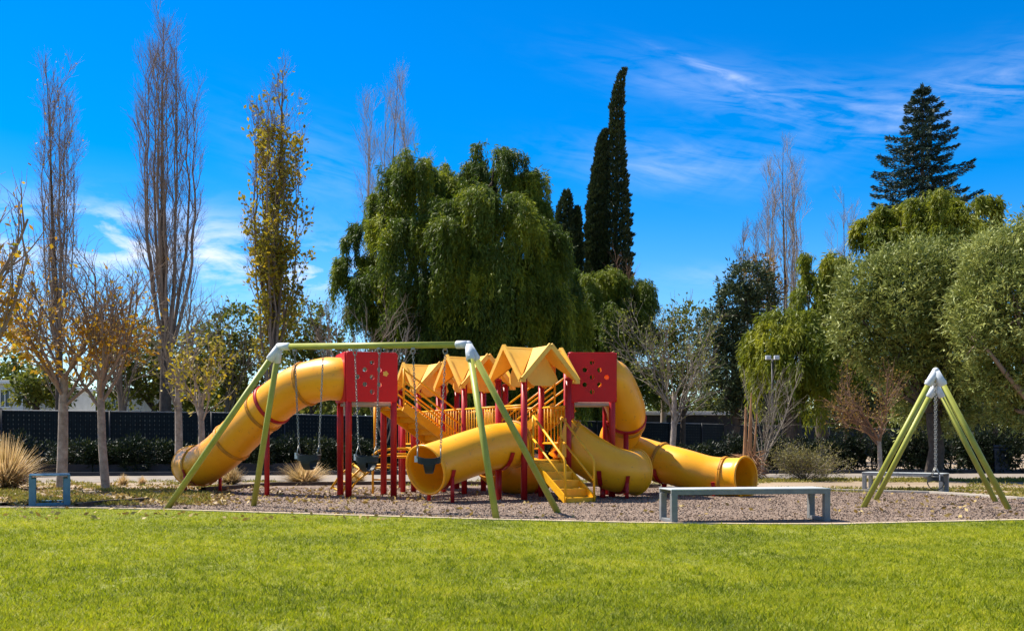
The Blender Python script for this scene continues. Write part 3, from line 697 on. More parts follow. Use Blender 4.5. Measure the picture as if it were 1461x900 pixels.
def link_chain(mb, p, q, lk=.05, r=.0052):
    p = Vector(p); q = Vector(q); d = q - p; L = d.length; d.normalize(); n = int(L / (lk * .78)); u = d.cross(Vector((0, 1, 0.01))).normalized(); w = d.cross(u)
    for i in range(n):
        c = p + d * (i + .5) * L / n; s_ = u if i % 2 else w
        pts = [c + d * math.cos(a) * lk * .5 + s_ * math.sin(a) * lk * .26 for a in [2 * math.pi * k / 8 for k in range(8)]]
        mb.tube(pts, r, 4, closed=True)
def make_swing(label, top_z, bot_z, w_top, w_seat, yaw0):
    """Bucket swing in a local frame (seat width along x), built at the origin below the bar."""
    t_ = thing('bucket_swing', label, 'swing', (0, 0, 0), 'bucket swings hanging on chains')
    zs = bot_z + .16
    for sg in (-1, 1):
        mb = MB(); link_chain(mb, (sg * w_top / 2, 0, top_z - .05), (sg * w_seat / 2, 0, zs + .16)); ch = mb.build('chain', steel, t_)
        hk = MB(); hk.tube([(sg * w_top / 2 + .03 * math.cos(a), 0, top_z - .02 + .045 * math.sin(a)) for a in [2 * math.pi * k / 10 for k in range(10)]], .008, 5, closed=True)
        hk.box((sg * w_top / 2, 0, top_z + .015), .05, .06, .03); hk.build('hanger', steel, ch)
        y_ = MB()
        for e in (-.07, .07): y_.tube([(sg * w_seat / 2, 0, zs + .17), (sg * w_seat / 2, e, zs + .02)], .007, 5)
        y_.tube([(sg * w_seat / 2, -.07, zs + .02), (sg * w_seat / 2, .07, zs + .02)], .008, 5)
        y_.build('strap_yoke', steel, t_)
    mb = MB(); n = 28; a_, b2 = w_seat / 2, .125
    # rubber hoop: a closed band around the body
    def hoop(k): 
        a = 2 * math.pi * k / n; x = a_ * math.copysign(abs(math.cos(a)) ** .7, math.cos(a)); y = b2 * math.copysign(abs(math.sin(a)) ** .8, math.sin(a)); sag = -.03 * (1 - (x / a_) ** 2); return x, y, sag
    for k in range(n):
        x0, y0, s0 = hoop(k); x1, y1, s1 = hoop((k + 1) % n)
        def ring(x, y, s_): return [Vector((x * 1.02, y * 1.04, zs - .05 + s_)), Vector((x * 1.02, y * 1.04, zs + .04 + s_)), Vector((x * .95, y * .88, zs + .04 + s_)), Vector((x * .95, y * .88, zs - .05 + s_))]
        A = ring(x0, y0, s0); B = ring(x1, y1, s1)
        for i in range(4): j = (i + 1) % 4; mb.face([A[i], A[j], B[j], B[i]], True)
    # crotch sling: from the front of the hoop under the middle to the back
    m = 14; hw = .085
    prof = [(.125 * math.cos(math.pi * k / m), zs - .07 - .13 * math.sin(math.pi * k / m)) for k in range(m + 1)]
    for (y0, z0), (y1, z1) in zip(prof, prof[1:]):
        mb.bar(Vector((0, y0, z0)), Vector((0, y1, z1)), hw * (2.2 - 1.0 * min(1, abs(z0 - zs) / .2)), .014, up=Vector((1, 0, 0)).cross(Vector((0, y1 - y0, z1 - z0))))
    mb.build('seat', rubber, t_)
    pl = MB(); pl.box((-w_seat / 2 - .015, -.05, zs + .005), .05, .012, .09); pl.build('tag_plate', white_cast, t_)
    return t_
bd = (apA[1] - apA[0]); yawA = math.atan2(bd.y, bd.x)
def on_bar(px):
    t_ = (px - 398) / 270; return apA[0].lerp(apA[1], t_)
sw = make_swing('black bucket swing hanging before the left tube slide, left of the three', 2.36, .64, .46, .33, 0)
c = on_bar(443); sw.location = (c.x, c.y, c.z - 2.43); sw.rotation_euler = (0, 0, yawA + .05)
c = on_bar(528); dup(sw, (c.x, c.y, c.z - 2.43), yawA - .25, label='black bucket swing hanging in front of the red posts, middle of the three')
c = on_bar(615); dup(sw, (c.x, c.y, c.z - 2.43), yawA + .3, label='black bucket swing hanging in front of the central open tube mouth')
c = apB[0].lerp(apB[1], .5); dup(sw, (c.x, c.y, c.z - 2.42), R(70), (1, 1, 1.0), label='black bucket swing hanging alone under the right swing frame')

# ------------------------------------------------------------------ benches
def bench(label, p_near_end, p_far_end, depth, h, seat_mat, leg_mat, bw=.075, wdir=None):
    a = Vector(p_near_end); b_ = Vector(p_far_end); d = (b_ - a).normalized(); s_ = Vector((-d.y, d.x, 0)) if wdir is None else Vector(wdir).normalized()
    mid = (a + b_) / 2; t_ = thing('park_bench', label, 'bench', (mid.x, mid.y, 0))
    mb = MB(); mb.bar(a + Z * (h - .008), b_ + Z * (h - .008), depth, .016, up=Z); mb.build('seat', seat_mat, t_, bevel=.004)
    for sg in (-1, 1): mb = MB(); mb.bar(a + s_ * sg * (depth / 2 - .02) + Z * (h - .045), b_ + s_ * sg * (depth / 2 - .02) + Z * (h - .045), .035, .055, up=Z); mb.build('side_rail', leg_mat, t_, bevel=.004)
    for e in (a, b_):
        q = e + d * (bw / 2 + .003) * (1 if e is a else -1)
        mb = MB()
        for sg in (-1, 1): mb.box(q + s_ * sg * (depth / 2 - bw / 2) + Z * ((h - .06) / 2), bw, bw, h - .062, ux=d)
        mb.box(q + Z * .03, bw * .95, depth - bw * 2.02, .045, ux=d); mb.build('leg_frame', leg_mat, t_, bevel=.006)
    return t_
bench('long grey metal bench at the lawn edge near the open slide mouth', G(949, 745), G(1176, 744) + Vector((.04, .24, 0)), .50, .43, pale_steel, grey_steel, .078)
bench('grey metal bench behind the right swing frame', G(1240, 700.5) + Vector((0, .2, 0)), G(1356, 704.0) + Vector((0, .2, 0)), .45, .40, pale_steel, grey_steel, .075)
bl = G(71, 722); dv = (bl - Vector((0, 0, 0))); dv.z = 0; dv.normalize()
bench('blue grey metal bench seen end on beside the young tree trunks', bl, bl + dv * .9, .60, .50, teal_steel, teal_steel, .10)

# ------------------------------------------------------------------ fence
fl = [Vector((-30, 30.5, 0)), Vector((-18.2, 35.5, 0)), Vector((-11.5, 38, 0)), Vector((11.4, 60, 0)), Vector((34.5, 86, 0)), Vector((56, 109, 0))]
fence = thing('boundary_fence', 'dark navy slatted mesh fence running behind the shrubs across the park', 'fence', tuple(fl[2]))
fo = fl[2]
for k, (a, b_) in enumerate(zip(fl, fl[1:])):
    L = (b_ - a).length; d = (b_ - a).normalized(); hgt = 2.22 if k == 0 else 2.15; s_ = Vector((-d.y, d.x, 0)) * .02
    me = bpy.data.meshes.new('mesh_panel'); bm = bmesh.new(); uv = bm.loops.layers.uv.new('UVMap')
    vs = [bm.verts.new(q - fo) for q in (a - s_, b_ - s_, b_ - s_ + Z * hgt, a - s_ + Z * hgt, a + s_, b_ + s_, b_ + s_ + Z * hgt, a + s_ + Z * hgt)]
    for q in ((0, 1, 2, 3), (5, 4, 7, 6), (3, 2, 6, 7), (4, 5, 1, 0), (1, 5, 6, 2), (4, 0, 3, 7)):
        f_ = bm.faces.new([vs[i] for i in q])
        for lp, (uu, vv) in zip(f_.loops, ((0, 0), (L, 0), (L, hgt), (0, hgt))): lp[uv].uv = (uu + k * 40, vv)
    bm.to_mesh(me); bm.free(); finish('mesh_panel', me, m_fence, fence)
    mb = MB(); mb.tube([a + Z * (hgt + .02), b_ + Z * (hgt + .02)], .022, 8); mb.build('top_rail', grey_steel, fence)
    n = int(L / 3.0)
    for i in range(n):
        q = a.lerp(b_, i / n); mb = MB(); mb.tube([q - s_ * 2.5, q - s_ * 2.5 + Z * (hgt + .06)], .032, 8); mb.build('post', black_metal, fence)
wl = MB(); A = [Vector((-30, 28.9, 0)), Vector((-13, 30.9, 0)), Vector((-6.5, 33.2, 0))]
for a, b_ in zip(A, A[1:]): wl.bar(a + Z * .17, b_ + Z * .17, .2, .34)
tag(wl.build('low_wall', darkwall, None, org=(-13, 30.9, 0)), 'low dark block wall under the shrubs behind the path', 'wall')

# ------------------------------------------------------------------ trees
def tube_np(polys, name, mat, parent):
    Vs = []; Fs = []; base = 0
    for pts, rad, n in polys:
        m = len(pts); d0 = pts[1] - pts[0]; ref = Vector((0, 0, 1)) if abs(d0.normalized().z) < .9 else Vector((1, 0, 0)); u = d0.cross(ref).normalized()
        for i in range(m):
            d = (pts[min(i + 1, m - 1)] - pts[max(i - 1, 0)]).normalized(); u = (u - d * u.dot(d)).normalized(); w = d.cross(u); r_ = rad[i]
            for k in range(n):
                c_, s_ = CS[n][k]; Vs.append((pts[i] + (u * c_ + w * s_) * r_)[:])
        for i in range(m - 1):
            for k in range(n):
                k2 = (k + 1) % n; Fs.append((base + i * n + k, base + i * n + k2, base + (i + 1) * n + k2, base + (i + 1) * n + k))
        base += m * n
    if not Vs: return None
    o = npmesh(name, np.array(Vs), 4, mat, parent, idx=np.array(Fs)); 
    o.data.polygons.foreach_set('use_smooth', np.ones(len(o.data.polygons), dtype=bool)); return o
CS = {n: [(math.cos(2 * math.pi * k / n), math.sin(2 * math.pi * k / n)) for k in range(n)] for n in (3, 4, 5, 6, 8, 10, 12)}
def rv(s=1.0): return Vector((random.gauss(0, s), random.gauss(0, s), random.gauss(0, s)))
def limb(p, d, L, r0, r1, n, wob, up):
    pts = [p.copy()]; rad = [r0]; d = d.normalized()
    for i in range(n):
        d = (d + rv(wob) + Z * up).normalized(); p = p + d * (L / n); pts.append(p.copy()); rad.append(r0 + (r1 - r0) * ((i + 1) / n))
    return pts, rad
def along(pts, t_):
    x = t_ * (len(pts) - 1); i = min(len(pts) - 2, int(x)); f_ = x - i; return pts[i].lerp(pts[i + 1], f_), (pts[i + 1] - pts[i]).normalized()
def side_dir(d, ang):
    r_ = rv(); s_ = (r_ - d * r_.dot(d)).normalized(); return d * math.cos(ang) + s_ * math.sin(ang)
def grow(spec, out, pts, rad, lv, tips):
    """spec[lv] = (count, t0, t1, angle, length, taper with t, r, segs, wobble, up, sides)"""
    if lv >= len(spec): tips.append(pts); return
    k, t0, t1, ang, Ln, tap, r_, sg, wob, up, nn = spec[lv]
    for i in range(k):
        t_ = t0 + (t1 - t0) * (i + random.random()) / k; p, d = along(pts, t_); ri = rad[min(len(rad) - 1, int(t_ * (len(rad) - 1)))]
        L = Ln * (1 - tap * (t_ - t0) / max(.01, t1 - t0)) * random.uniform(.7, 1.2)
        q, rr = limb(p, side_dir(d, ang * random.uniform(.7, 1.3)), L, min(r_, ri * .8), r_ * .35, sg, wob, up)
        out.append((q, rr, nn)); grow(spec, out, q, rr, lv + 1, tips)
def tip_leaves(tips, per, L, Wd, mat, parent, name='foliage', zfun=None, spread=.05, droop=0.0):
    C = []; D = []
    for q in tips:
        for _ in range(per):
            p, d = along(q, random.random())
            if zfun and random.random() > zfun(p): continue
            C.append((p + rv(spread))[:]); D.append((d * .5 + rv(.7) - Z * droop)[:])
    if not C: return
    C = np.array(C); D = np.array(D); n = len(C); return leaves(name, C, D, L * (.7 + .6 * rng.random(n)), Wd * (.7 + .6 * rng.random(n)), mat, parent)
def bare_tree(name, label, cat, base, Ht, r, spec, bark, lean=(0, 0), leaf=None, trunk_mat=None, fork=None, wob=.03, leafname='foliage', group=None):
    base = Vector(base); t_ = thing(name, label, cat, base, group)
    d = Vector((lean[0], lean[1], 1)); pts, rad = limb(base - Z * .05, d, Ht, r, r * .25 if fork is None else r * .75, 12, wob, .12)
    tube_np([(pts, rad, 10)], 'trunk', trunk_mat or bark, t_)
    out = []; tips = []; grow(spec, out, pts, rad, 0, tips); tube_np(out, 'branches', bark, t_)
    if leaf: tip_leaves(tips, parent=t_, name=leafname, **leaf)
    return t_
# tall upright poplars (count, t0, t1, angle, length, taper, r, segs, wobble, up, sides)
def poplar(label, px, ytop, D, wpx, dens=1.0, bark=bark_twig, leaf=None, r=.28, nlead=4, name='poplar_tree', trunk=bark_dark):
    base = XG(px, D); Ht = H + (HY - ytop) / F * D; wd = wpx / F * D / 2
    t_ = thing(name, label, 'poplar', base)
    out = []; tips = []; main = []
    pts, rad = limb(base - Z * .05, Z.copy(), Ht * .97, r, r * .08, 14, .02, .1); rad = [r * (max(.06, 1 - i / 14) ** 1.5) + .01 for i in range(15)]; tube_np([(pts, rad, 10)], 'trunk', trunk, t_)
    main.append((pts, rad)); nlead = nlead * 2 + 2
    for i in range(nlead):          # steep leaders from low on the trunk
        p, d = along(pts, random.uniform(.10, .30)); a = 2 * math.pi * (i * 0.382 + random.random() * .06)
        o_ = Vector((math.cos(a), math.sin(a), 0)); L = Ht * (random.uniform(.88, .97) - .10 * ((i * 0.618) % 1.0)) - p.z; ex = wd * (.30 + .62 * ((i * 0.618) % 1.0))
        q = [p]; n = 12; r1 = r * random.uniform(.18, .34); rr = [r1]
        for k in range(n):
            s_ = (k + 1) / n; q.append(p + Z * L * s_ + o_ * ex * (math.sin(min(1, s_ * 1.5) * math.pi * .5) * (1 - .25 * s_)) + rv(.04)); rr.append(r1 * (1 - s_ * .9))
        out.append((q, rr, 6)); main.append((q, rr))
    for j, (q, rr) in enumerate(main):
        k1 = int((22 if j == 0 else 15) * dens)
        spec = [(k1, .12, .98, .55, Ht * .11, .45, .020, 6, .05, .22, 4), (9, .12, 1.0, .60, Ht * .050, .4, .008, 4, .06, .18, 3), (4, .2, 1, .5, Ht * .028, .3, .005, 2, .05, .12, 3)]
        grow(spec, out, q, rr, 0, tips)
    tube_np(out, 'branches', bark, t_)
    if leaf: tip_leaves(tips, parent=t_, **leaf)
    return t_
poplar('tallest bare poplar with dark trunk, behind the fence at left', 236, 2, 41, 118, 1.1)
poplar('slender bare poplar with sparse orange leaves behind the leafy young trees', 84, 74, 40, 84, .8, leaf=dict(per=1, L=.10, Wd=.06, mat=L_autumn, zfun=lambda p: .22 if p.z < 9 else .05), nlead=3, r=.2)
poplar('ivy clad poplar with yellow leaves behind the left swing joint', 388, 82, 43, 100, .75, bark=bark_twig, leaf=dict(per=3, L=.20, Wd=.12, mat=L_yellow, zfun=lambda p: (.95 if p.z < 9.5 else .5 if p.z < 14.5 else .05) * (1.0 if math.sin(p.x * 1.7) + math.sin(p.z * 1.4 + p.y) > -.6 else .1)), nlead=4, r=.26)
poplar('pale bare poplar rising behind the big weeping tree', 560, 88, 62, 135, .9, bark=bark_pale, r=.26)
poplar('pale bare poplar between the dark cedar and the tall fir', 1122, 186, 54, 95, .8, bark=bark_pale, r=.24, nlead=4)
poplar('short thin bare poplar left of the pale one at right', 1072, 300, 50, 60, .55, bark=bark_twig, r=.16, nlead=2)
poplar('faint bare poplar just left of the tall fir', 1208, 262, 60, 60, .5, bark=bark_pale, r=.16, nlead=2)

YA = dict(per=5, L=.13, Wd=.065, mat=L_autumn, spread=.06, droop=.5)
spec_y = [(8, .72, 1.0, .70, 2.3, .0, .042, 7, .08, .09, 6), (9, .2, 1, .60, 1.15, .3, .016, 5, .10, .09, 4), (5, .2, 1, .6, .55, .2, .009, 4, .10, .06, 3), (2, .3, 1, .6, .28, .2, .005, 2, .1, .03, 3)]
bare_tree('young_tree', 'young tree with thick pale trunk and orange leaves behind the blue grey bench', 'tree', G(88, 698), 2.5, .118, spec_y, bark_twig, (.0, 0), dict(YA, per=6, zfun=lambda p: .75 if p.z < 3.5 else .18 if p.z < 4.2 else .02), bark_grey, fork=1, wob=.015)
bare_tree('young_tree', 'young tree with slimmer leaning pale trunk, right of the thick trunked one', 'tree', G(151, 698), 2.45, .094, spec_y, bark_twig, (-.05, 0), dict(YA, per=5, zfun=lambda p: .7 if p.z < 3.1 else .15 if p.z < 3.7 else .01), bark_grey, fork=1, wob=.02)
spec_e = [(9, .45, 1.0, .55, 3.0, .1, .055, 8, .07, .12, 6), (7, .2, 1, .5, 1.3, .3, .020, 5, .08, .10, 4), (5, .2, 1, .6, .6, .2, .008, 4, .10, .06, 3)]
bare_tree('autumn_tree', 'half bare tree with orange leaves reaching in at the left frame edge', 'tree', XG(-75, 17), 2.6, .12, spec_e, bark_twig, (.02, 0), dict(YA, per=8, zfun=lambda p: .8 if p.z < 3.7 else .10), bark_grey, fork=1)
spec_s = [(7, .5, 1.0, .5, 2.3, .1, .035, 6, .07, .10, 5), (8, .15, 1, .5, 1.1, .3, .014, 5, .09, .06, 4), (5, .2, 1, .6, .5, .2, .006, 3, .10, .05, 3)]
bare_tree('young_tree', 'bare grey young tree before the tallest poplar', 'tree', XG(256, 27), 3.2, .11, spec_s, bark_greytwig, (0, 0), None, bark_grey, fork=1)
bare_tree('young_tree', 'young tree with yellow leaves above the lower end of left slide', 'tree', XG(287, 25), 2.3, .09, [(6, .6, 1.0, .6, 1.6, .1, .03, 6, .07, .10, 5), (7, .15, 1, .55, .8, .3, .012, 5, .09, .06, 4), (4, .2, 1, .6, .4, .2, .006, 3, .10, .05, 3)], bark_pale, (0, 0), dict(YA, per=6, mat=L_yellow, zfun=lambda p: .7), bark_grey, fork=1)
bare_tree('bare_tree', 'bare twiggy tree between the yellow poplar and the weeping tree', 'tree', XG(492, 46), 4, .16, [(8, .4, 1.0, .6, 4.2, .1, .06, 6, .08, .06, 5), (8, .15, 1, .6, 2.0, .3, .022, 5, .1, .05, 4), (6, .2, 1, .6, .9, .2, .011, 3, .10, .05, 3)], bark_twig, (0, 0), None, fork=1)
bare_tree('bare_tree', 'bare fan shaped sapling in front of the weeping tree, above the left box', 'tree', XG(548, 33), 1.6, .08, [(10, .5, 1.0, .35, 3.4, .0, .03, 7, .05, .04, 5), (6, .15, 1, .4, 1.3, .3, .012, 5, .08, .06, 4), (4, .2, 1, .5, .6, .2, .007, 3, .10, .05, 3)], bark_greytwig, (0, 0), None, fork=1)
bare_tree('bare_tree', 'bare pale sapling standing in front of the tall cypress', 'tree', XG(886, 56), 9.5, .10, [(16, .55, 1.0, .35, 2.6, .2, .035, 5, .06, .1, 4), (6, .15, 1, .5, 1.0, .3, .014, 4, .08, .06, 3), (3, .2, 1, .5, .5, .3, .01, 2, .08, .06, 3)], bark_red, (0, 0), None)
bare_tree('bare_tree', 'round bare grey tree right of the weeping tree with pale trunk', 'tree', XG(962, 30), 2.6, .10, [(9, .5, 1.0, .6, 2.7, .1, .026, 7, .07, .06, 5), (9, .15, 1, .6, 1.3, .3, .015, 5, .1, .05, 4), (6, .2, 1, .6, .6, .2, .007, 3, .10, .05, 3)], bark_greytwig, (0, 0), dict(per=5, L=.11, Wd=.045, mat=L_ygreen, zfun=lambda p: .6), bark_grey, fork=1)
bare_tree('bare_tree', 'tall bare grey crown behind the round bare tree', 'tree', XG(945, 60), 6, .2, [(9, .4, 1.0, .6, 4.2, .1, .06, 6, .08, .06, 5), (8, .15, 1, .6, 2.2, .3, .025, 5, .1, .05, 4), (6, .2, 1, .6, 1.0, .2, .012, 3, .10, .05, 3)], bark_pale, (0, 0), dict(per=1, L=.2, Wd=.12, mat=L_ygreen, zfun=lambda p: .3), fork=1)
bare_tree('bare_tree', 'small tree with rusty twigs left of the right swing frame', 'tree', G(1258, 698), 1.25, .055, [(9, .75, 1.0, .75, 1.25, .0, .026, 6, .07, .03, 5), (7, .15, 1, .6, .7, .3, .011, 5, .1, .05, 4), (5, .2, 1, .6, .38, .2, .006, 3, .10, .05, 3)], bark_red, (0, 0), dict(per=5, L=.06, Wd=.03, mat=L_red, zfun=lambda p: .6), bark_grey, fork=1)
bare_tree('bare_tree', 'thin bare multi stemmed tree behind the dead yucca', 'tree', XG(1088, 31), .5, .08, [(8, .3, 1.0, .35, 2.6, .0, .028, 7, .05, .05, 5), (7, .2, 1, .5, 1.1, .3, .012, 5, .09, .05, 4), (4, .2, 1, .6, .5, .2, .007, 3, .10, .05, 3)], bark_greytwig, (0, 0), dict(per=1, L=.09, Wd=.05, mat=L_ygreen, zfun=lambda p: .5), fork=1)

bare_tree('bare_tree', 'grey bare tree behind the fence between the two tall poplars', 'tree', XG(318, 47), 4.5, .16, [(9, .4, 1.0, .6, 4.0, .1, .05, 6, .08, .06, 5), (9, .15, 1, .6, 2.0, .3, .02, 5, .1, .05, 4), (6, .2, 1, .6, .9, .2, .010, 3, .10, .05, 3)], bark_greytwig, (0, 0), dict(per=2, L=.15, Wd=.08, mat=L_yellow, zfun=lambda p: .5 if p.z < 6 else .1), fork=1)
bare_tree('bare_tree', 'brown bare tree behind the fence right of the leaning trunk', 'tree', XG(178, 44), 4.5, .16, [(9, .4, 1.0, .55, 4.2, .1, .05, 6, .08, .08, 5), (9, .15, 1, .6, 2.0, .3, .02, 5, .1, .05, 4), (6, .2, 1, .6, .9, .2, .010, 3, .10, .05, 3)], bark_twig, (0, 0), dict(per=2, L=.15, Wd=.08, mat=L_yellow, zfun=lambda p: .5 if p.z < 5 else .05), fork=1)

# leafy crowns from lobes
def lobes_world(lobes, D): return [(P(px, py, D + dz), r_ / F * D) for px, py, r_, dz in lobes]
def limbs_to(t_, base, forkz, LW, r, bark, every=1):
    trunk = [base - Z * .05, base + Z * forkz * .5 + rv(.08), base + Z * forkz]
    tube_np([(trunk, [r * 1.25, r, r * .85], 12)], 'trunk', bark, t_); out = []
    for c_, rr in LW[::every]:
        s0 = trunk[-1]; mid = s0.lerp(c_, .5) + Z * rr * .2 + rv(.15); out.append(([s0, s0.lerp(mid, .5) + rv(.08), mid, mid.lerp(c_, .6) + rv(.1), c_ + Z * rr * .4], [r * .5, r * .4, r * .3, r * .18, r * .05], 6))
        for _ in range(5):
            q, ra = limb(c_.lerp(mid, random.random() * .4), rv() + Z * .4, rr * .95, r * .12, .01, 5, .12, .03); out.append((q, ra, 4))
    tube_np(out, 'branches', bark, t_)
def weeping(label, lobes, D, base_px, mat, strands=60, slen=(1.0, 2.4), L=.24, Wd=.042, r=.45, name='weeping_tree', nleaf=26, forkz=3.0):
    base = XG(base_px, D); t_ = thing(name, label, 'tree', base); LW = lobes_world(lobes, D); limbs_to(t_, base, forkz, LW, r, bark_dark)
    Cs = []; Ds = []; Ti = []
    for c_, rr in LW:
        n = int(strands * rr * rr * 9.5); m_ = max(8, int(13 * rr)); cc_ = norm(rng.normal(size=(m_, 3)) * [1, 1, .8] + [0, -.15, .25]); k_ = rng.integers(0, m_, n); v = norm(cc_[k_] + rng.normal(0, .13, (n, 3))); v[:, 2] = np.where(v[:, 2] < -.25, -v[:, 2], v[:, 2])
        rad = rr * (.74 + .24 * rng.random(n)) * (.68 + .60 * rng.random(m_)[k_])
        lump = 1 + .16 * np.sin(v[:, 0] * 5 + c_.x * 3) * np.sin(v[:, 1] * 5 + c_.z) + .10 * np.sin(v[:, 2] * 9 + c_.x * 7)
        p = np.array(c_) + v * (rad * lump)[:, None]
        ln = (slen[0] + (slen[1] - slen[0]) * rng.random(n)) * (.6 + .4 * rr / 2)
        h = v.copy(); h[:, 2] = 0; h = h * .5 + rng.normal(0, .08, (n, 3)) * [1, 1, 0]; tt0 = rng.random(m_)[k_]; ln = ln * (.55 + .9 * rng.random(m_)[k_])
        s_ = rng.random((n, nleaf))
        arc = (1 - np.exp(-s_ * 3))[:, :, None] * h[:, None, :] * .55
        q = p[:, None, :] + arc; q[:, :, 2] += .18 * np.minimum(s_ * 5, 1) - (s_ ** 1.15) * ln[:, None]
        q += rng.normal(0, .035, q.shape)
        d = np.zeros_like(q); d[:, :, 2] = -.55 - .5 * s_; d += h[:, None, :] * (1 - s_)[:, :, None] * .9 + rng.normal(0, .38, q.shape)
        keep = q[:, :, 2] > .6
        Cs.append(q[keep]); Ds.append(d[keep]); tt = np.clip(tt0[:, None] * .6 + .4 * rng.random((n, nleaf)), 0, 1); Ti.append(tt[keep])
    C = np.concatenate(Cs); n = len(C); leaves('foliage', C, np.concatenate(Ds), L * (.6 + .8 * rng.random(n)), Wd * (.6 + .8 * rng.random(n)), mat, t_, tint=np.concatenate(Ti)); print(label, n)
    return t_
weeping('huge weeping pepper tree with dark green hanging foliage behind the playground',
  [(590, 262, 46, 0), (552, 300, 34, .5), (535, 345, 34, .5), (508, 388, 28, 0), (540, 420, 42, 0), (512, 450, 24, .5), (590, 340, 50, -1), (625, 285, 38, 1), (660, 262, 34, 1.5), (705, 248, 40, .8), (742, 272, 34, .8), (762, 305, 28, .5),
   (672, 305, 46, -2.2), (712, 325, 48, -2.5), (645, 345, 44, -2.4), (760, 350, 42, -1.5), (790, 385, 34, -1), (690, 400, 66, -2), (620, 430, 60, -1.2), (740, 420, 58, -1.6), (575, 470, 50, -.5), (660, 480, 60, -1.5), (760, 470, 56, -1), (805, 450, 40, -.5), (700, 490, 56, -1.5), (560, 540, 40, 0), (620, 550, 50, 0), (690, 560, 50, 0), (760, 555, 50, 0), (820, 540, 44, 0)], 49.5, 655, L_pepper, strands=34, r=.55)
weeping('lower dark weeping tree right of the huge one, below the cypress', [(835, 420, 42, 0), (865, 412, 30, .5), (900, 430, 34, 0), (880, 470, 44, -.8), (838, 480, 48, 0), (910, 480, 26, .5), (860, 520, 48, 0), (905, 545, 34, 0), (850, 570, 34, 0)], 55, 868, L_pepper, strands=34, r=.3, slen=(.9, 1.9))
weeping('bright yellow green pepper tree in front of the tall fir', [(1325, 305, 42, 0), (1285, 330, 40, 0), (1255, 355, 34, .5), (1375, 315, 36, .5), (1405, 335, 28, .5), (1350, 350, 46, -.5), (1300, 385, 46, 0), (1245, 320, 22, 1), (1395, 370, 36, 0)], 40, 1320, L_pepper_lt, strands=40, slen=(.5, 1.1), r=.35, L=.22, forkz=4)
weeping('slim yellow green weeping tree behind the bare poplar at right', [(1175, 385, 30, 0), (1150, 420, 26, .3), (1200, 400, 26, .5), (1190, 450, 34, 0), (1160, 470, 30, 0)], 40, 1178, L_pepper_lt, strands=32, slen=(.7, 1.5), r=.25)
weeping('round weeping tree with hanging curtain behind the floodlights', [(1120, 480, 42, 0), (1090, 495, 28, .3), (1155, 490, 38, .3), (1130, 515, 44, -.4), (1180, 520, 36, .3), (1100, 535, 30, 0), (1165, 550, 40, 0)], 37, 1132, L_pepper_lt, strands=30, slen=(.9, 1.9), r=.3, forkz=2.2)
def leafy(label, lobes, D, base_px, mat, n_per, L, Wd, bark=bark_dark, r=.2, name='leafy_tree', cat='tree', forkz=1.8, spr=5, shell=.35, upw=.35, base=None, sprig=.22, group=None):
    base = base or XG(base_px, D); t_ = thing(name, label, cat, base, group); LW = lobes_world(lobes, D); limbs_to(t_, base, forkz, LW, r, bark)
    Cs = []; Ds = []; Ti = []
    for c_, rr in LW:
        n = int(n_per * rr * rr); v = norm(rng.normal(size=(n, 3)))
        # sub-clumps give the crown its uneven outline
        m = max(8, int(17 * rr)); cc = norm(rng.normal(size=(m, 3))); k = np.argmax(v @ cc.T + rng.normal(0, .03, (n, m)), 1); cd = 1 - np.linalg.norm(v - cc[k], axis=1)
        rad = rr * (1 - shell * rng.random(n)) * (.56 + .34 * np.clip(cd, 0, 1) + .62 * rng.random(m)[k])
        p = np.array(c_) + v * rad[:, None]; o_ = norm(v + rng.normal(0, .5, (n, 3)) + [0, 0, upw])
        lg = sprig * np.where(rng.random(n) < .14, rng.uniform(1.8, 3.6, n), 1.0); s_ = rng.random((n, spr)); q = p[:, None, :] + o_[:, None, :] * (s_ * lg[:, None])[:, :, None]
        d = o_[:, None, :] * .9 + rng.normal(0, .65, q.shape); q = q + rng.normal(0, .012, q.shape)
        tt = np.clip(rng.random(m)[k][:, None] * .45 + .55 * rng.random((n, spr)), 0, 1)
        keep = q[:, :, 2] > .35
        Cs.append(q[keep]); Ds.append(d[keep]); Ti.append(tt[keep])
    C = np.concatenate(Cs); n = len(C); leaves('foliage', C, np.concatenate(Ds), L * (.6 + .8 * rng.random(n)), Wd * (.6 + .8 * rng.random(n)), mat, t_, tint=np.concatenate(Ti)); print(label, n)
    return t_
leafy('broad grey green olive tree behind the right swing frame', [(1245, 415, 44, .3), (1300, 405, 46, 0), (1230, 460, 38, 0), (1285, 460, 52, -.4), (1345, 400, 40, .3), (1350, 450, 50, 0), (1320, 510, 48, 0), (1260, 510, 34, .2), (1225, 490, 22, .5), (1370, 520, 48, .2), (1330, 560, 40, .5), (1290, 545, 28, .5), (1360, 590, 28, .3), (1300, 585, 24, .8), (1395, 575, 30, .8), (1215, 450, 20, .4), (1270, 378, 20, .3), (1322, 368, 18, .4), (1375, 375, 20, .6), (1205, 480, 14, .5), (1388, 405, 30, -.6), (1375, 440, 30, -.8), (1392, 470, 30, -.4), (1250, 392, 16, 0), (1352, 362, 14, 0), (1222, 425, 16, -.3), (1300, 372, 14, -.2)], 27, 1330, L_olive, 1500, .135, .038, r=.2, name='olive_tree', cat='olive tree')
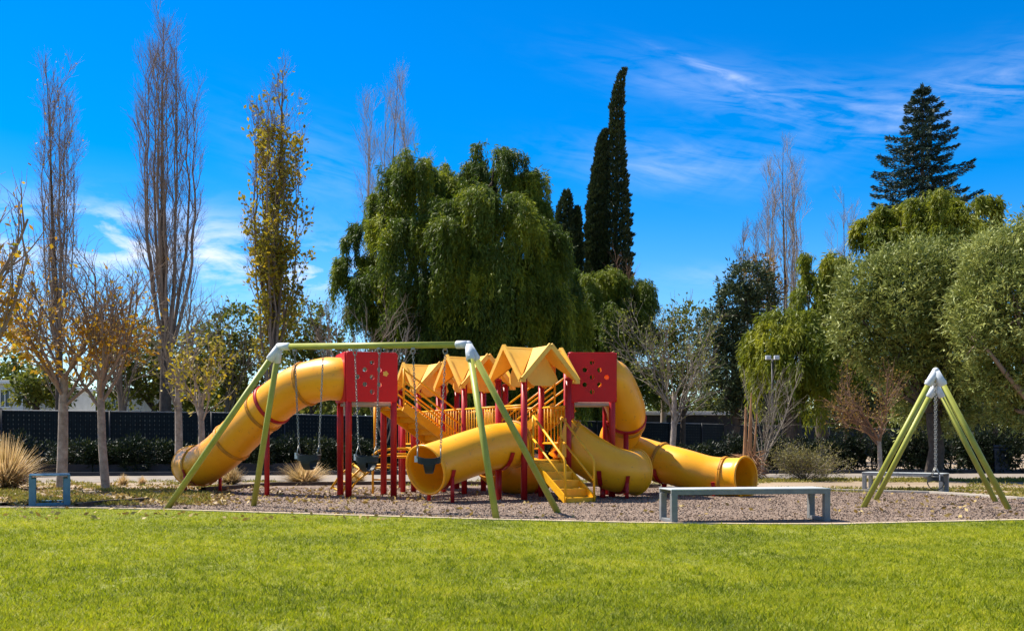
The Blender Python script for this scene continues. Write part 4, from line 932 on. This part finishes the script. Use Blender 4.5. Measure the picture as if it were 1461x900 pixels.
leafy('grey green olive tree with low brown limb at the right frame edge', [(1410, 385, 42, 0), (1455, 370, 40, .3), (1500, 380, 50, 0), (1400, 440, 44, 0), (1450, 440, 54, -.5), (1510, 460, 60, 0), (1425, 500, 40, .2), (1475, 520, 52, 0), (1400, 540, 30, .6), (1440, 570, 26, .8), (1540, 540, 50, 0), (1480, 590, 34, .8), (1395, 360, 18, .4), (1430, 345, 18, .5), (1470, 330, 22, .5), (1385, 480, 22, -.3)], 24.5, 1500, L_olive, 1650, .125, .036, bark=bark_twig, r=.22, name='olive_tree', cat='olive tree', forkz=1.6)
leafy('dark grey green cedar right of the bare round tree', [(1070, 400, 26, 0), (1045, 430, 26, 0), (1030, 465, 24, 0), (1060, 470, 30, 0), (1022, 500, 22, .2), (1050, 520, 34, 0), (1030, 550, 28, 0), (1085, 430, 22, .4), (1065, 570, 28, 0)], 46, 1050, L_cedar, 620, .20, .07, r=.25, name='cedar_tree', spr=5)
leafy('brown topped tree between the dark cedar and pale poplar', [(1085, 385, 22, 0), (1098, 415, 20, 0), (1090, 440, 18, 0)], 49, 1092, L_red, 260, .2, .08, r=.15, spr=3)
for lb, lo, D_, bx, den, mt in (
  ('yellow green thin crowned tree behind the fence left of the yellow poplar', [(335, 470, 34, 0), (320, 510, 32, 0), (350, 530, 36, 0), (310, 550, 30, 0)], 48, 335, 150, L_ygreen),
  ('yellow green thin crowned tree right of the yellow poplar', [(430, 470, 36, 0), (460, 505, 36, 0), (425, 530, 40, 0), (480, 545, 36, 0)], 50, 445, 170, L_ygreen),
  ('low green tree behind the fence under the tallest poplar', [(190, 500, 36, 0), (215, 530, 40, 0), (170, 545, 36, 0), (260, 530, 34, 0), (285, 500, 30, 0), (250, 560, 30, 0)], 46, 220, 170, L_ygreen),
  ('dark low tree behind the fence under the orange leaves', [(55, 548, 26, 0), (35, 560, 20, 0), (78, 560, 22, 0)], 41, 52, 250, L_ygreen),
  ('leafy yellow green tree behind the round bare tree', [(985, 470, 30, 0), (965, 510, 34, 0), (995, 535, 26, 0), (955, 550, 30, 0)], 56, 975, 160, L_ygreen),
  ('dark leafy tree filling the gap behind the rusty small tree', [(1200, 560, 34, 0), (1235, 545, 34, 0), (1265, 565, 30, 0), (1215, 590, 26, 0)], 50, 1230, 260, L_cedar),
  ('dark leafy tree far behind the right olive tree', [(1400, 570, 36, 0), (1440, 560, 34, 0), (1370, 585, 30, 0), (1470, 580, 30, 0)], 60, 1420, 260, L_cedar),
  ('low yellow green tree behind the shed and utility pole', [(1020, 590, 24, 0), (990, 592, 22, 0), (1045, 580, 22, 0)], 75, 1015, 300, L_ygreen)):
    leafy(lb, lo, D_, bx, mt, den * 2, .20, .10, r=.16, spr=4, forkz=2.5, name='background_tree')
# far mass of trees beyond everything
def woodland():
    C = []; n = 110000; x = -85 + 230 * rng.random(n); top = 6.0 + 2.2 * np.sin(x * .35) + 1.4 * np.sin(x * .9 + 1) + 0.9 * np.sin(x * 2.3)
    top = np.where((x > 16) & (x < 23), top * .55, top)
    z = rng.random(n) ** .8 * np.maximum(top, 1.5); y = 98 + rng.normal(0, 2, n) + 2 * np.sin(x * .7)
    C = np.stack([x, y, z], 1); leaves('far_woodland', C, rng.normal(size=(n, 3)), .7, .35, L_ygreen, None, 'stuff')
woodland()
def spire(label, prof_list, D, mat, base_px, name='cypress_tree', n=26000, L=.26, Wd=.09):
    """prof_list: (list of (py, px_centre, half width px)) – one column of foliage each."""
    base = XG(base_px, D); t_ = thing(name, label, 'cypress', base); Cs = []; Ds = []; out = []
    for prof in prof_list:
        py = np.array([q[0] for q in prof]); pc = np.array([q[1] for q in prof]); hw = np.array([q[2] for q in prof]); w_ = np.interp(np.linspace(py[0], py[-1], 200), py, hw)
        cdf = np.cumsum(w_ + 2); cdf /= cdf[-1]; m = n // len(prof_list); y = np.interp(rng.random(m), cdf, np.linspace(py[0], py[-1], 200))
        a = rng.random(m) * 2 * np.pi; ctr = np.interp(y, py, pc); rr = np.interp(y, py, hw) * (.72 + .28 * np.sqrt(rng.random(m))) * (1 + .22 * np.sin(y * .33 + a * 2) * np.sin(y * .11 + a * 3) + .12 * np.sin(y * .9 + a * 5))
        X = (ctr - CX) / F * D + rr / F * D * np.cos(a); Y = D + rr / F * D * np.sin(a); Zz = H + (HY - y) / F * D
        Cs.append(np.stack([X, Y, Zz], 1)); Ds.append(np.stack([np.cos(a) * .55, np.sin(a) * .55, np.ones(m)], 1) + rng.normal(0, .3, (m, 3)))
        pts = [P(c_, y_, D) for y_, c_ in zip(py[::-1], pc[::-1])]; pts = [base - Z * .05] + pts; out.append((pts, [.22 * (1 - i / len(pts)) + .01 for i in range(len(pts))], 6))
    tube_np(out[:1], 'trunk', bark_dark, t_)
    if len(out) > 1: tube_np(out[1:], 'branches', bark_dark, t_)
    leaves('foliage', np.concatenate(Cs), np.concatenate(Ds), L, Wd, mat, t_); return t_
spire('tall dark cypress with curved tip and a shorter second spire', [[(101, 891, 1.5), (112, 886, 4), (150, 880, 8), (200, 880, 9), (260, 880, 14), (320, 878, 20), (380, 880, 20), (470, 880, 18), (600, 880, 12)], [(188, 864, 1.5), (200, 860, 5), (250, 855, 9), (300, 852, 13), (360, 851, 15), (420, 853, 14), (520, 858, 12)]], 60, L_cypress, 878, n=52000)
spire('small dark cypress with twin tips left of the tall one', [[(274, 809, 2), (290, 807, 8), (320, 806, 13), (360, 808, 17), (420, 810, 18), (560, 812, 16)], [(298, 824, 1.5), (320, 823, 5), (360, 822, 8), (420, 820, 10), (500, 820, 10)]], 58, L_cypress, 812, n=30000)
def fir(label, px, ytop, D, half_px, ybot):
    base = XG(px, D); t_ = thing('fir_tree', label, 'fir tree', base); Ht = H + (HY - ytop) / F * D; rmax = half_px / F * D; zb_ = H + (HY - ybot) / F * D
    tr_ = [base + Z * (Ht * i / 8) for i in range(9)]; tube_np([(tr_, [.28 * (1 - i / 8) + .02 for i in range(9)], 10)], 'trunk', bark_dark, t_)
    out = []; C = []; Dr = []; z = Ht - .25
    while z > zb_:
        fz = (Ht - z) / (Ht - zb_); Lb = rmax * (.10 + 1.0 * fz ** .8); nb_ = 6 + int(5 * fz); a0 = random.random() * 6
        for k in range(nb_):
            a = a0 + 2 * math.pi * k / nb_ + random.gauss(0, .15); o_ = Vector((math.cos(a), math.sin(a), 0)); L = Lb * random.uniform(.6, 1.22); q = []
            for s_ in range(7):
                s = s_ / 6; q.append(Vector((base.x, base.y, z)) + o_ * L * s + Z * (L * (-.34 * s + .36 * s * s + .08 * (1 - fz))))
            out.append((q, [.035 * (1 - i / 7) + .006 for i in range(7)], 3))
            m = int(50 + 130 * L)
            for _ in range(m):
                s = random.random() ** .75; p, d = along(q, s); sd = Vector((-o_.y, o_.x, 0)) * random.uniform(-1, 1); w_ = .40 * L * (1 - s * .8) * .5 + .05
                C.append((p + sd * w_ - Z * abs(random.gauss(0, .09)))[:]); Dr.append((d * .8 + sd * .9 - Z * .15 + rv(.25))[:])
        z -= .42 + .22 * fz
    for _ in range(120): C.append((base + Z * (Ht - random.random() * .6) + rv(.03))[:]); Dr.append((Z * .8 + rv(.4))[:])
    tube_np(out, 'branches', bark_dark, t_); leaves('foliage', np.array(C), np.array(Dr), .19, .055, L_fir, t_); print('fir', len(C)); return t_
fir('tall dark blue green fir towering behind the bright pepper tree', 1316, 123, 50, 76, 330)

# ------------------------------------------------------------------ shrubs and grasses
def shrub_leafy(label, base, w, h, mat, n=5200, L=.11, Wd=.045, group=None, name='dark_shrub'):
    base = Vector(base); t_ = thing(name, label, 'shrub', base, group); out = []
    for k in range(10):
        q, ra = limb(base - Z * .03, Vector((random.gauss(0, .5), random.gauss(0, .4), 1)), h * .8, .018, .006, 5, .1, 0); out.append((q, ra, 4))
    tube_np(out, 'stem', bark_dark, t_)
    m = 16; cc = np.stack([rng.uniform(-w * .42, w * .42, m), rng.uniform(-.35, .35, m), rng.uniform(.22, .72, m) * h], 1); rr = rng.uniform(.22, .36, m) * h
    k = rng.integers(0, m, n); v = norm(rng.normal(size=(n, 3))); p = cc[k] + v * (rr[k] * (.6 + .45 * rng.random(n)))[:, None]; p[:, 2] = np.abs(p[:, 2]) + .02
    p += np.array(base); leaves('foliage', p, v + rng.normal(0, .5, (n, 3)) + [0, 0, .3], L * (.6 + .8 * rng.random(n)), Wd, mat, t_, tint=np.clip(rng.random(m)[k] * .5 + .5 * rng.random(n), 0, 1)); return t_
protos = [shrub_leafy('dark leafy shrub under the fence at the left edge, behind the straw grass', XG(20, 29.6), 2.0, 1.25, L_shrub, group='dark shrubs along the fence'),
          shrub_leafy('dark leafy shrub between the two pale young trunks', XG(118, 31.2), 2.1, 1.15, L_shrub, group='dark shrubs along the fence')]
shr = [(185, 31.4, 1.2, 'dark leafy shrub right of the leaning young trunk'), (225, 31.8, 1.3, 'dark leafy shrub left of the slide mouth at the fence foot'), (300, 32.0, 1.1, 'dark leafy shrub behind the lower end of the left slide'),
  (350, 33, 1.3, 'dark leafy shrub behind the left swing legs'), (405, 33.5, 1.15, 'dark leafy shrub behind the round straw coloured grass'), (455, 33.5, 1.2, 'dark leafy shrub behind the leftmost bucket swing'),
  (512, 34, 1.1, 'dark leafy shrub seen between the red posts of left box'), (570, 34, 1.15, 'dark leafy shrub behind the climbing bars'), (640, 34, 1.1, 'dark leafy shrub behind the low middle tower'),
  (700, 34, 1.1, 'dark leafy shrub hidden behind the front stairs'), (780, 34, 1.1, 'dark leafy shrub seen under the right box'), (850, 34, 1.15, 'dark leafy shrub behind the right front slide'),
  (925, 34, 1.15, 'dark leafy shrub above the far right slide bend'), (990, 34, 1.1, 'dark leafy shrub behind the right slide joint'), (1050, 34, 1.15, 'dark leafy shrub behind the dead yucca stump'),
  (1120, 34.5, 1.25, 'dark leafy shrub behind the dry twiggy shrub'), (1190, 34, 1.3, 'dark leafy shrub right of the dry twiggy shrub'), (1245, 34, 1.4, 'dark leafy shrub behind the rusty small tree'),
  (1300, 33.5, 1.45, 'dark leafy shrub between the legs of right swing frame'), (1355, 33.5, 1.35, 'dark leafy shrub right of the lone bucket swing'), (1400, 33.5, 1.3, 'dark leafy shrub behind right legs of the small frame'),
  (1465, 33, 1.3, 'dark leafy shrub at the right edge past the blue bin')]
for i, (px, D_, s_, lb) in enumerate(shr):
    q = XG(px, D_); dup(protos[i % 2], (q.x, q.y, 0), random.uniform(-.3, .3) + (math.pi if i % 4 > 1 else 0), (random.uniform(.9, 1.25), 1, s_ * random.uniform(.72, 1.08)), label=lb)
def clump(label, base, h, w, n, name='straw_grass', group=None, mat=L_straw, up=.9):
    base = Vector(base); t_ = thing(name, label, 'ornamental grass', base, group); V_ = []; T = []
    a = rng.random(n) * 2 * np.pi; sp_ = rng.random(n) ** .6 ; ln = h * (.45 + .65 * rng.random(n)); bw = .010 + .006 * rng.random(n)
    o_ = np.stack([np.cos(a), np.sin(a), 0 * a], 1); s_ = np.stack([-np.sin(a), np.cos(a), 0 * a], 1); b0 = np.array(base) + o_ * (sp_ * w * .08)[:, None]
    segs = 4; prev = None; quads = []; tn = []; th = R(82) * sp_ ** 1.1; dr = .10 + .25 * rng.random(n)
    for k in range(segs + 1):
        t_k = k / segs; c_ = b0 + o_ * (np.sin(th) * ln * t_k * w / (1.7 * h))[:, None]; c_[:, 2] = base[2] + np.maximum(.01, np.cos(th) * ln * t_k + .06 * t_k - dr * np.sin(th) * ln * t_k ** 2 * .6 + .25 * ln * np.sin(th) * t_k * (1 - t_k))
        ww = (bw * (1 - .85 * t_k))[:, None]; cur = (c_ - s_ * ww, c_ + s_ * ww)
        if prev: quads.append(np.stack([prev[0], prev[1], cur[1], cur[0]], 1)); t0 = np.clip((k - .2) / segs + rng.normal(0, .16, n), 0, 1); tn.append(np.repeat(t0, 4))
        prev = cur
    npmesh('blades', np.concatenate(quads).reshape(-1, 3), 4, mat, t_, np.concatenate(tn)); return t_
clump('large straw coloured fountain grass at the left edge', G(8, 698), 1.15, 1.7, 1500, group='straw coloured ornamental grasses')
cg = clump('round straw coloured grass clump under the leftmost bucket swing', G(434, 691), .58, 1.5, 1000, group='straw coloured ornamental grasses')
q = G(330, 691); dup(cg, (q.x, q.y, 0), 1, (.62, .62, .85), label='small greenish straw grass clump left of the first red support post')
q = G(508, 690); dup(cg, (q.x, q.y, 0), 2, (.5, .5, .7), label='small straw grass clump behind the red posts of left box')
q = G(176, 692); dup(cg, (q.x, q.y, 0), 3, (.25, .25, .45), label='tiny grass tuft just right of the leaning young trunk')
q = G(203, 691); dup(cg, (q.x, q.y, 0), 4, (.2, .2, .35), label='tiniest grass tuft, second right of the leaning trunk')
q = G(1150, 684); 
bare_tree('dry_shrub', 'low dry twiggy shrub with yellowish leaves behind the long bench', 'shrub', XG(1148, 26.5), .12, .05, [(30, .1, 1, .95, .95, .0, .014, 6, .06, .03, 4), (8, .2, 1, .5, .42, .3, .006, 4, .1, .05, 3), (4, .2, 1, .6, .22, .2, .004, 2, .10, .05, 3)], bark_greytwig, (0, 0), dict(per=5, L=.07, Wd=.025, mat=L_dry, zfun=lambda p: .9))
# dead yucca with split pale stems
yb = XG(1068, 27); yu = thing('dead_yucca', 'dead yucca with split pale stump and drooping rust brown fronds', 'plant', yb)
out = [([yb, yb + Vector((.03, 0, .8)), P(1072, 560, 27)], [.09, .07, .012], 6), ([yb, yb + Vector((-.1, 0, .6)), P(1064, 580, 27)], [.07, .06, .02], 6), ([yb, yb + Vector((.15, 0, .5)), P(1080, 590, 27)], [.06, .05, .01], 6)]
tube_np(out, 'stump', dead, yu); n = 700; a = rng.random(n) * 2 * np.pi
Cb = np.array(yb) + np.stack([np.cos(a) * .1, np.sin(a) * .1, .10 + .6 * rng.random(n)], 1); leaves('fronds', Cb + rng.normal(0, .10, (n, 3)) * [1, 1, .3], np.stack([np.cos(a), np.sin(a), rng.normal(-.5, .7, n)], 1), .22 + .25 * rng.random(n), .022, L_strawdead, yu)

# ------------------------------------------------------------------ far buildings and small things
def house(label, x0, x1, ytop, D, depth, wall_h=None, roofm=roof_white, wallm=white_wall, wins=(), name='house', overhang=.3, rt=.16):
    a = XG(x0, D); b_ = XG(x1, D); zt_ = H + (HY - ytop) / F * D; t_ = thing(name, label, 'building', ((a.x + b_.x) / 2, D, 0)); w = b_.x - a.x
    mb = MB(); mb.box(((a.x + b_.x) / 2, D + depth / 2, zt_ / 2), w, depth, zt_); mb.build('wall', wallm, t_)
    mb = MB(); mb.box(((a.x + b_.x) / 2, D + depth / 2, zt_ + rt / 2 + .003), w + 2 * overhang, depth + 2 * overhang, rt); mb.build('roof', roofm, t_, bevel=.02)
    for (wx0, wx1, wy0, wy1) in wins:
        p0 = P(wx0, wy0, D); p1 = P(wx1, wy1, D); mb = MB(); fr = MB(); cxx = (p0.x + p1.x) / 2; cz = (p0.z + p1.z) / 2; ww = p1.x - p0.x; hh = p0.z - p1.z
        fr.box((cxx, D - .03, cz + hh / 2 + .03), ww + .16, .08, .07); fr.box((cxx, D - .03, cz - hh / 2 - .03), ww + .16, .1, .07); fr.box((cxx - ww / 2 - .03, D - .03, cz), .06, .08, hh); fr.box((cxx + ww / 2 + .03, D - .03, cz), .06, .08, hh); fr.box((cxx, D - .04, cz), .05, .06, hh)
        f_ = fr.build('window', roof_white, t_); mb.box((cxx, D - .01, cz), ww, .03, hh); mb.build('pane', glass, f_)
house('white house with a window behind the fence at left edge', -60, 33, 548, 46, 8, wins=((2, 14, 556, 580),))
house('pale wall building behind the fence under the leftmost young crowns', 150, 205, 560, 50, 6, wins=((160, 172, 566, 580),))
house('long low shed with white roof edge behind the fence at centre right', 905, 1043, 592, 62, 7, wallm=darkwall, name='shed', rt=.22)
up = XG(1000, 80); tp = thing('utility_pole', 'dark utility pole with crossarm in the gap right of centre', 'utility pole', up)
mb = MB(); mb.tube([up, P(1000, 532, 80)], [.16, .11], 8); mb.build('pole', black_metal, tp); mb = MB(); mb.bar(P(990, 534, 79.8), P(1012, 534, 79.8), .1, .12)
for x_ in (992, 997, 1005, 1010): mb.tube([P(x_, 534, 79.8), P(x_, 530.5, 79.8)], .05, 6)
mb.build('crossarm', black_metal, tp)
fp = XG(1102, 35); tf = thing('floodlight_pole', 'thin pole with two small white floodlights before the weeping tree', 'floodlight', fp)
mb = MB(); mb.tube([fp, P(1102, 512, 35)], .04, 8); mb.tube([P(1095, 513, 35), P(1109, 513, 35)], .02, 6); mb.build('pole', black_metal, tf)
for x_ in (1096, 1108): mb = MB(); mb.box(P(x_, 510, 34.9), .17, .12, .14); mb.box(P(x_, 509.8, 34.83), .13, .01, .10); mb.build('lamp_head', white_cast, tf, bevel=.01)
ep = XG(1168, 66); te = thing('insulator_post', 'slim post with a column of white insulators above the fence', 'post', ep)
mb = MB(); mb.tube([ep, P(1168, 572, 66)], .03, 6); mb.build('pole', black_metal, te); mb = MB()
for k in range(8): q = P(1168, 576 + k * 4.3, 65.95); mb.tube([q - Z * .035, q + Z * .035], .05, 8)
mb.build('insulators', white_cast, te)
sgp = XG(1184, 50); ts = thing('small_sign', 'small blank white sign on a post above the fence', 'sign', sgp)
mb = MB(); mb.tube([sgp, P(1184, 592, 50)], .03, 6); mb.build('pole', black_metal, ts); mb = MB(); mb.box(P(1184, 594, 49.95), .30, .03, .16); mb.build('board', white_wall, ts)
bn = XG(1425, 33.2); tb = thing('litter_bin', 'dark blue bin under the olive tree at right', 'bin', bn)
mb = MB(); mb.hexa([bn + Vector((sx_ * (.24), sy_ * .24, 0)) for sx_, sy_ in ((-1, -1), (1, -1), (1, 1), (-1, 1))] + [bn + Vector((sx_ * .30, sy_ * .30, .85)) for sx_, sy_ in ((-1, -1), (1, -1), (1, 1), (-1, 1))]); mb.build('body', blue_bin, tb, bevel=.03)
mb = MB(); mb.box(bn + Z * .90, .66, .66, .08); mb.tube([bn + Vector((-.3, .32, .9)), bn + Vector((.3, .32, .9))], .03, 8); mb.build('lid', blue_bin, tb, bevel=.03)
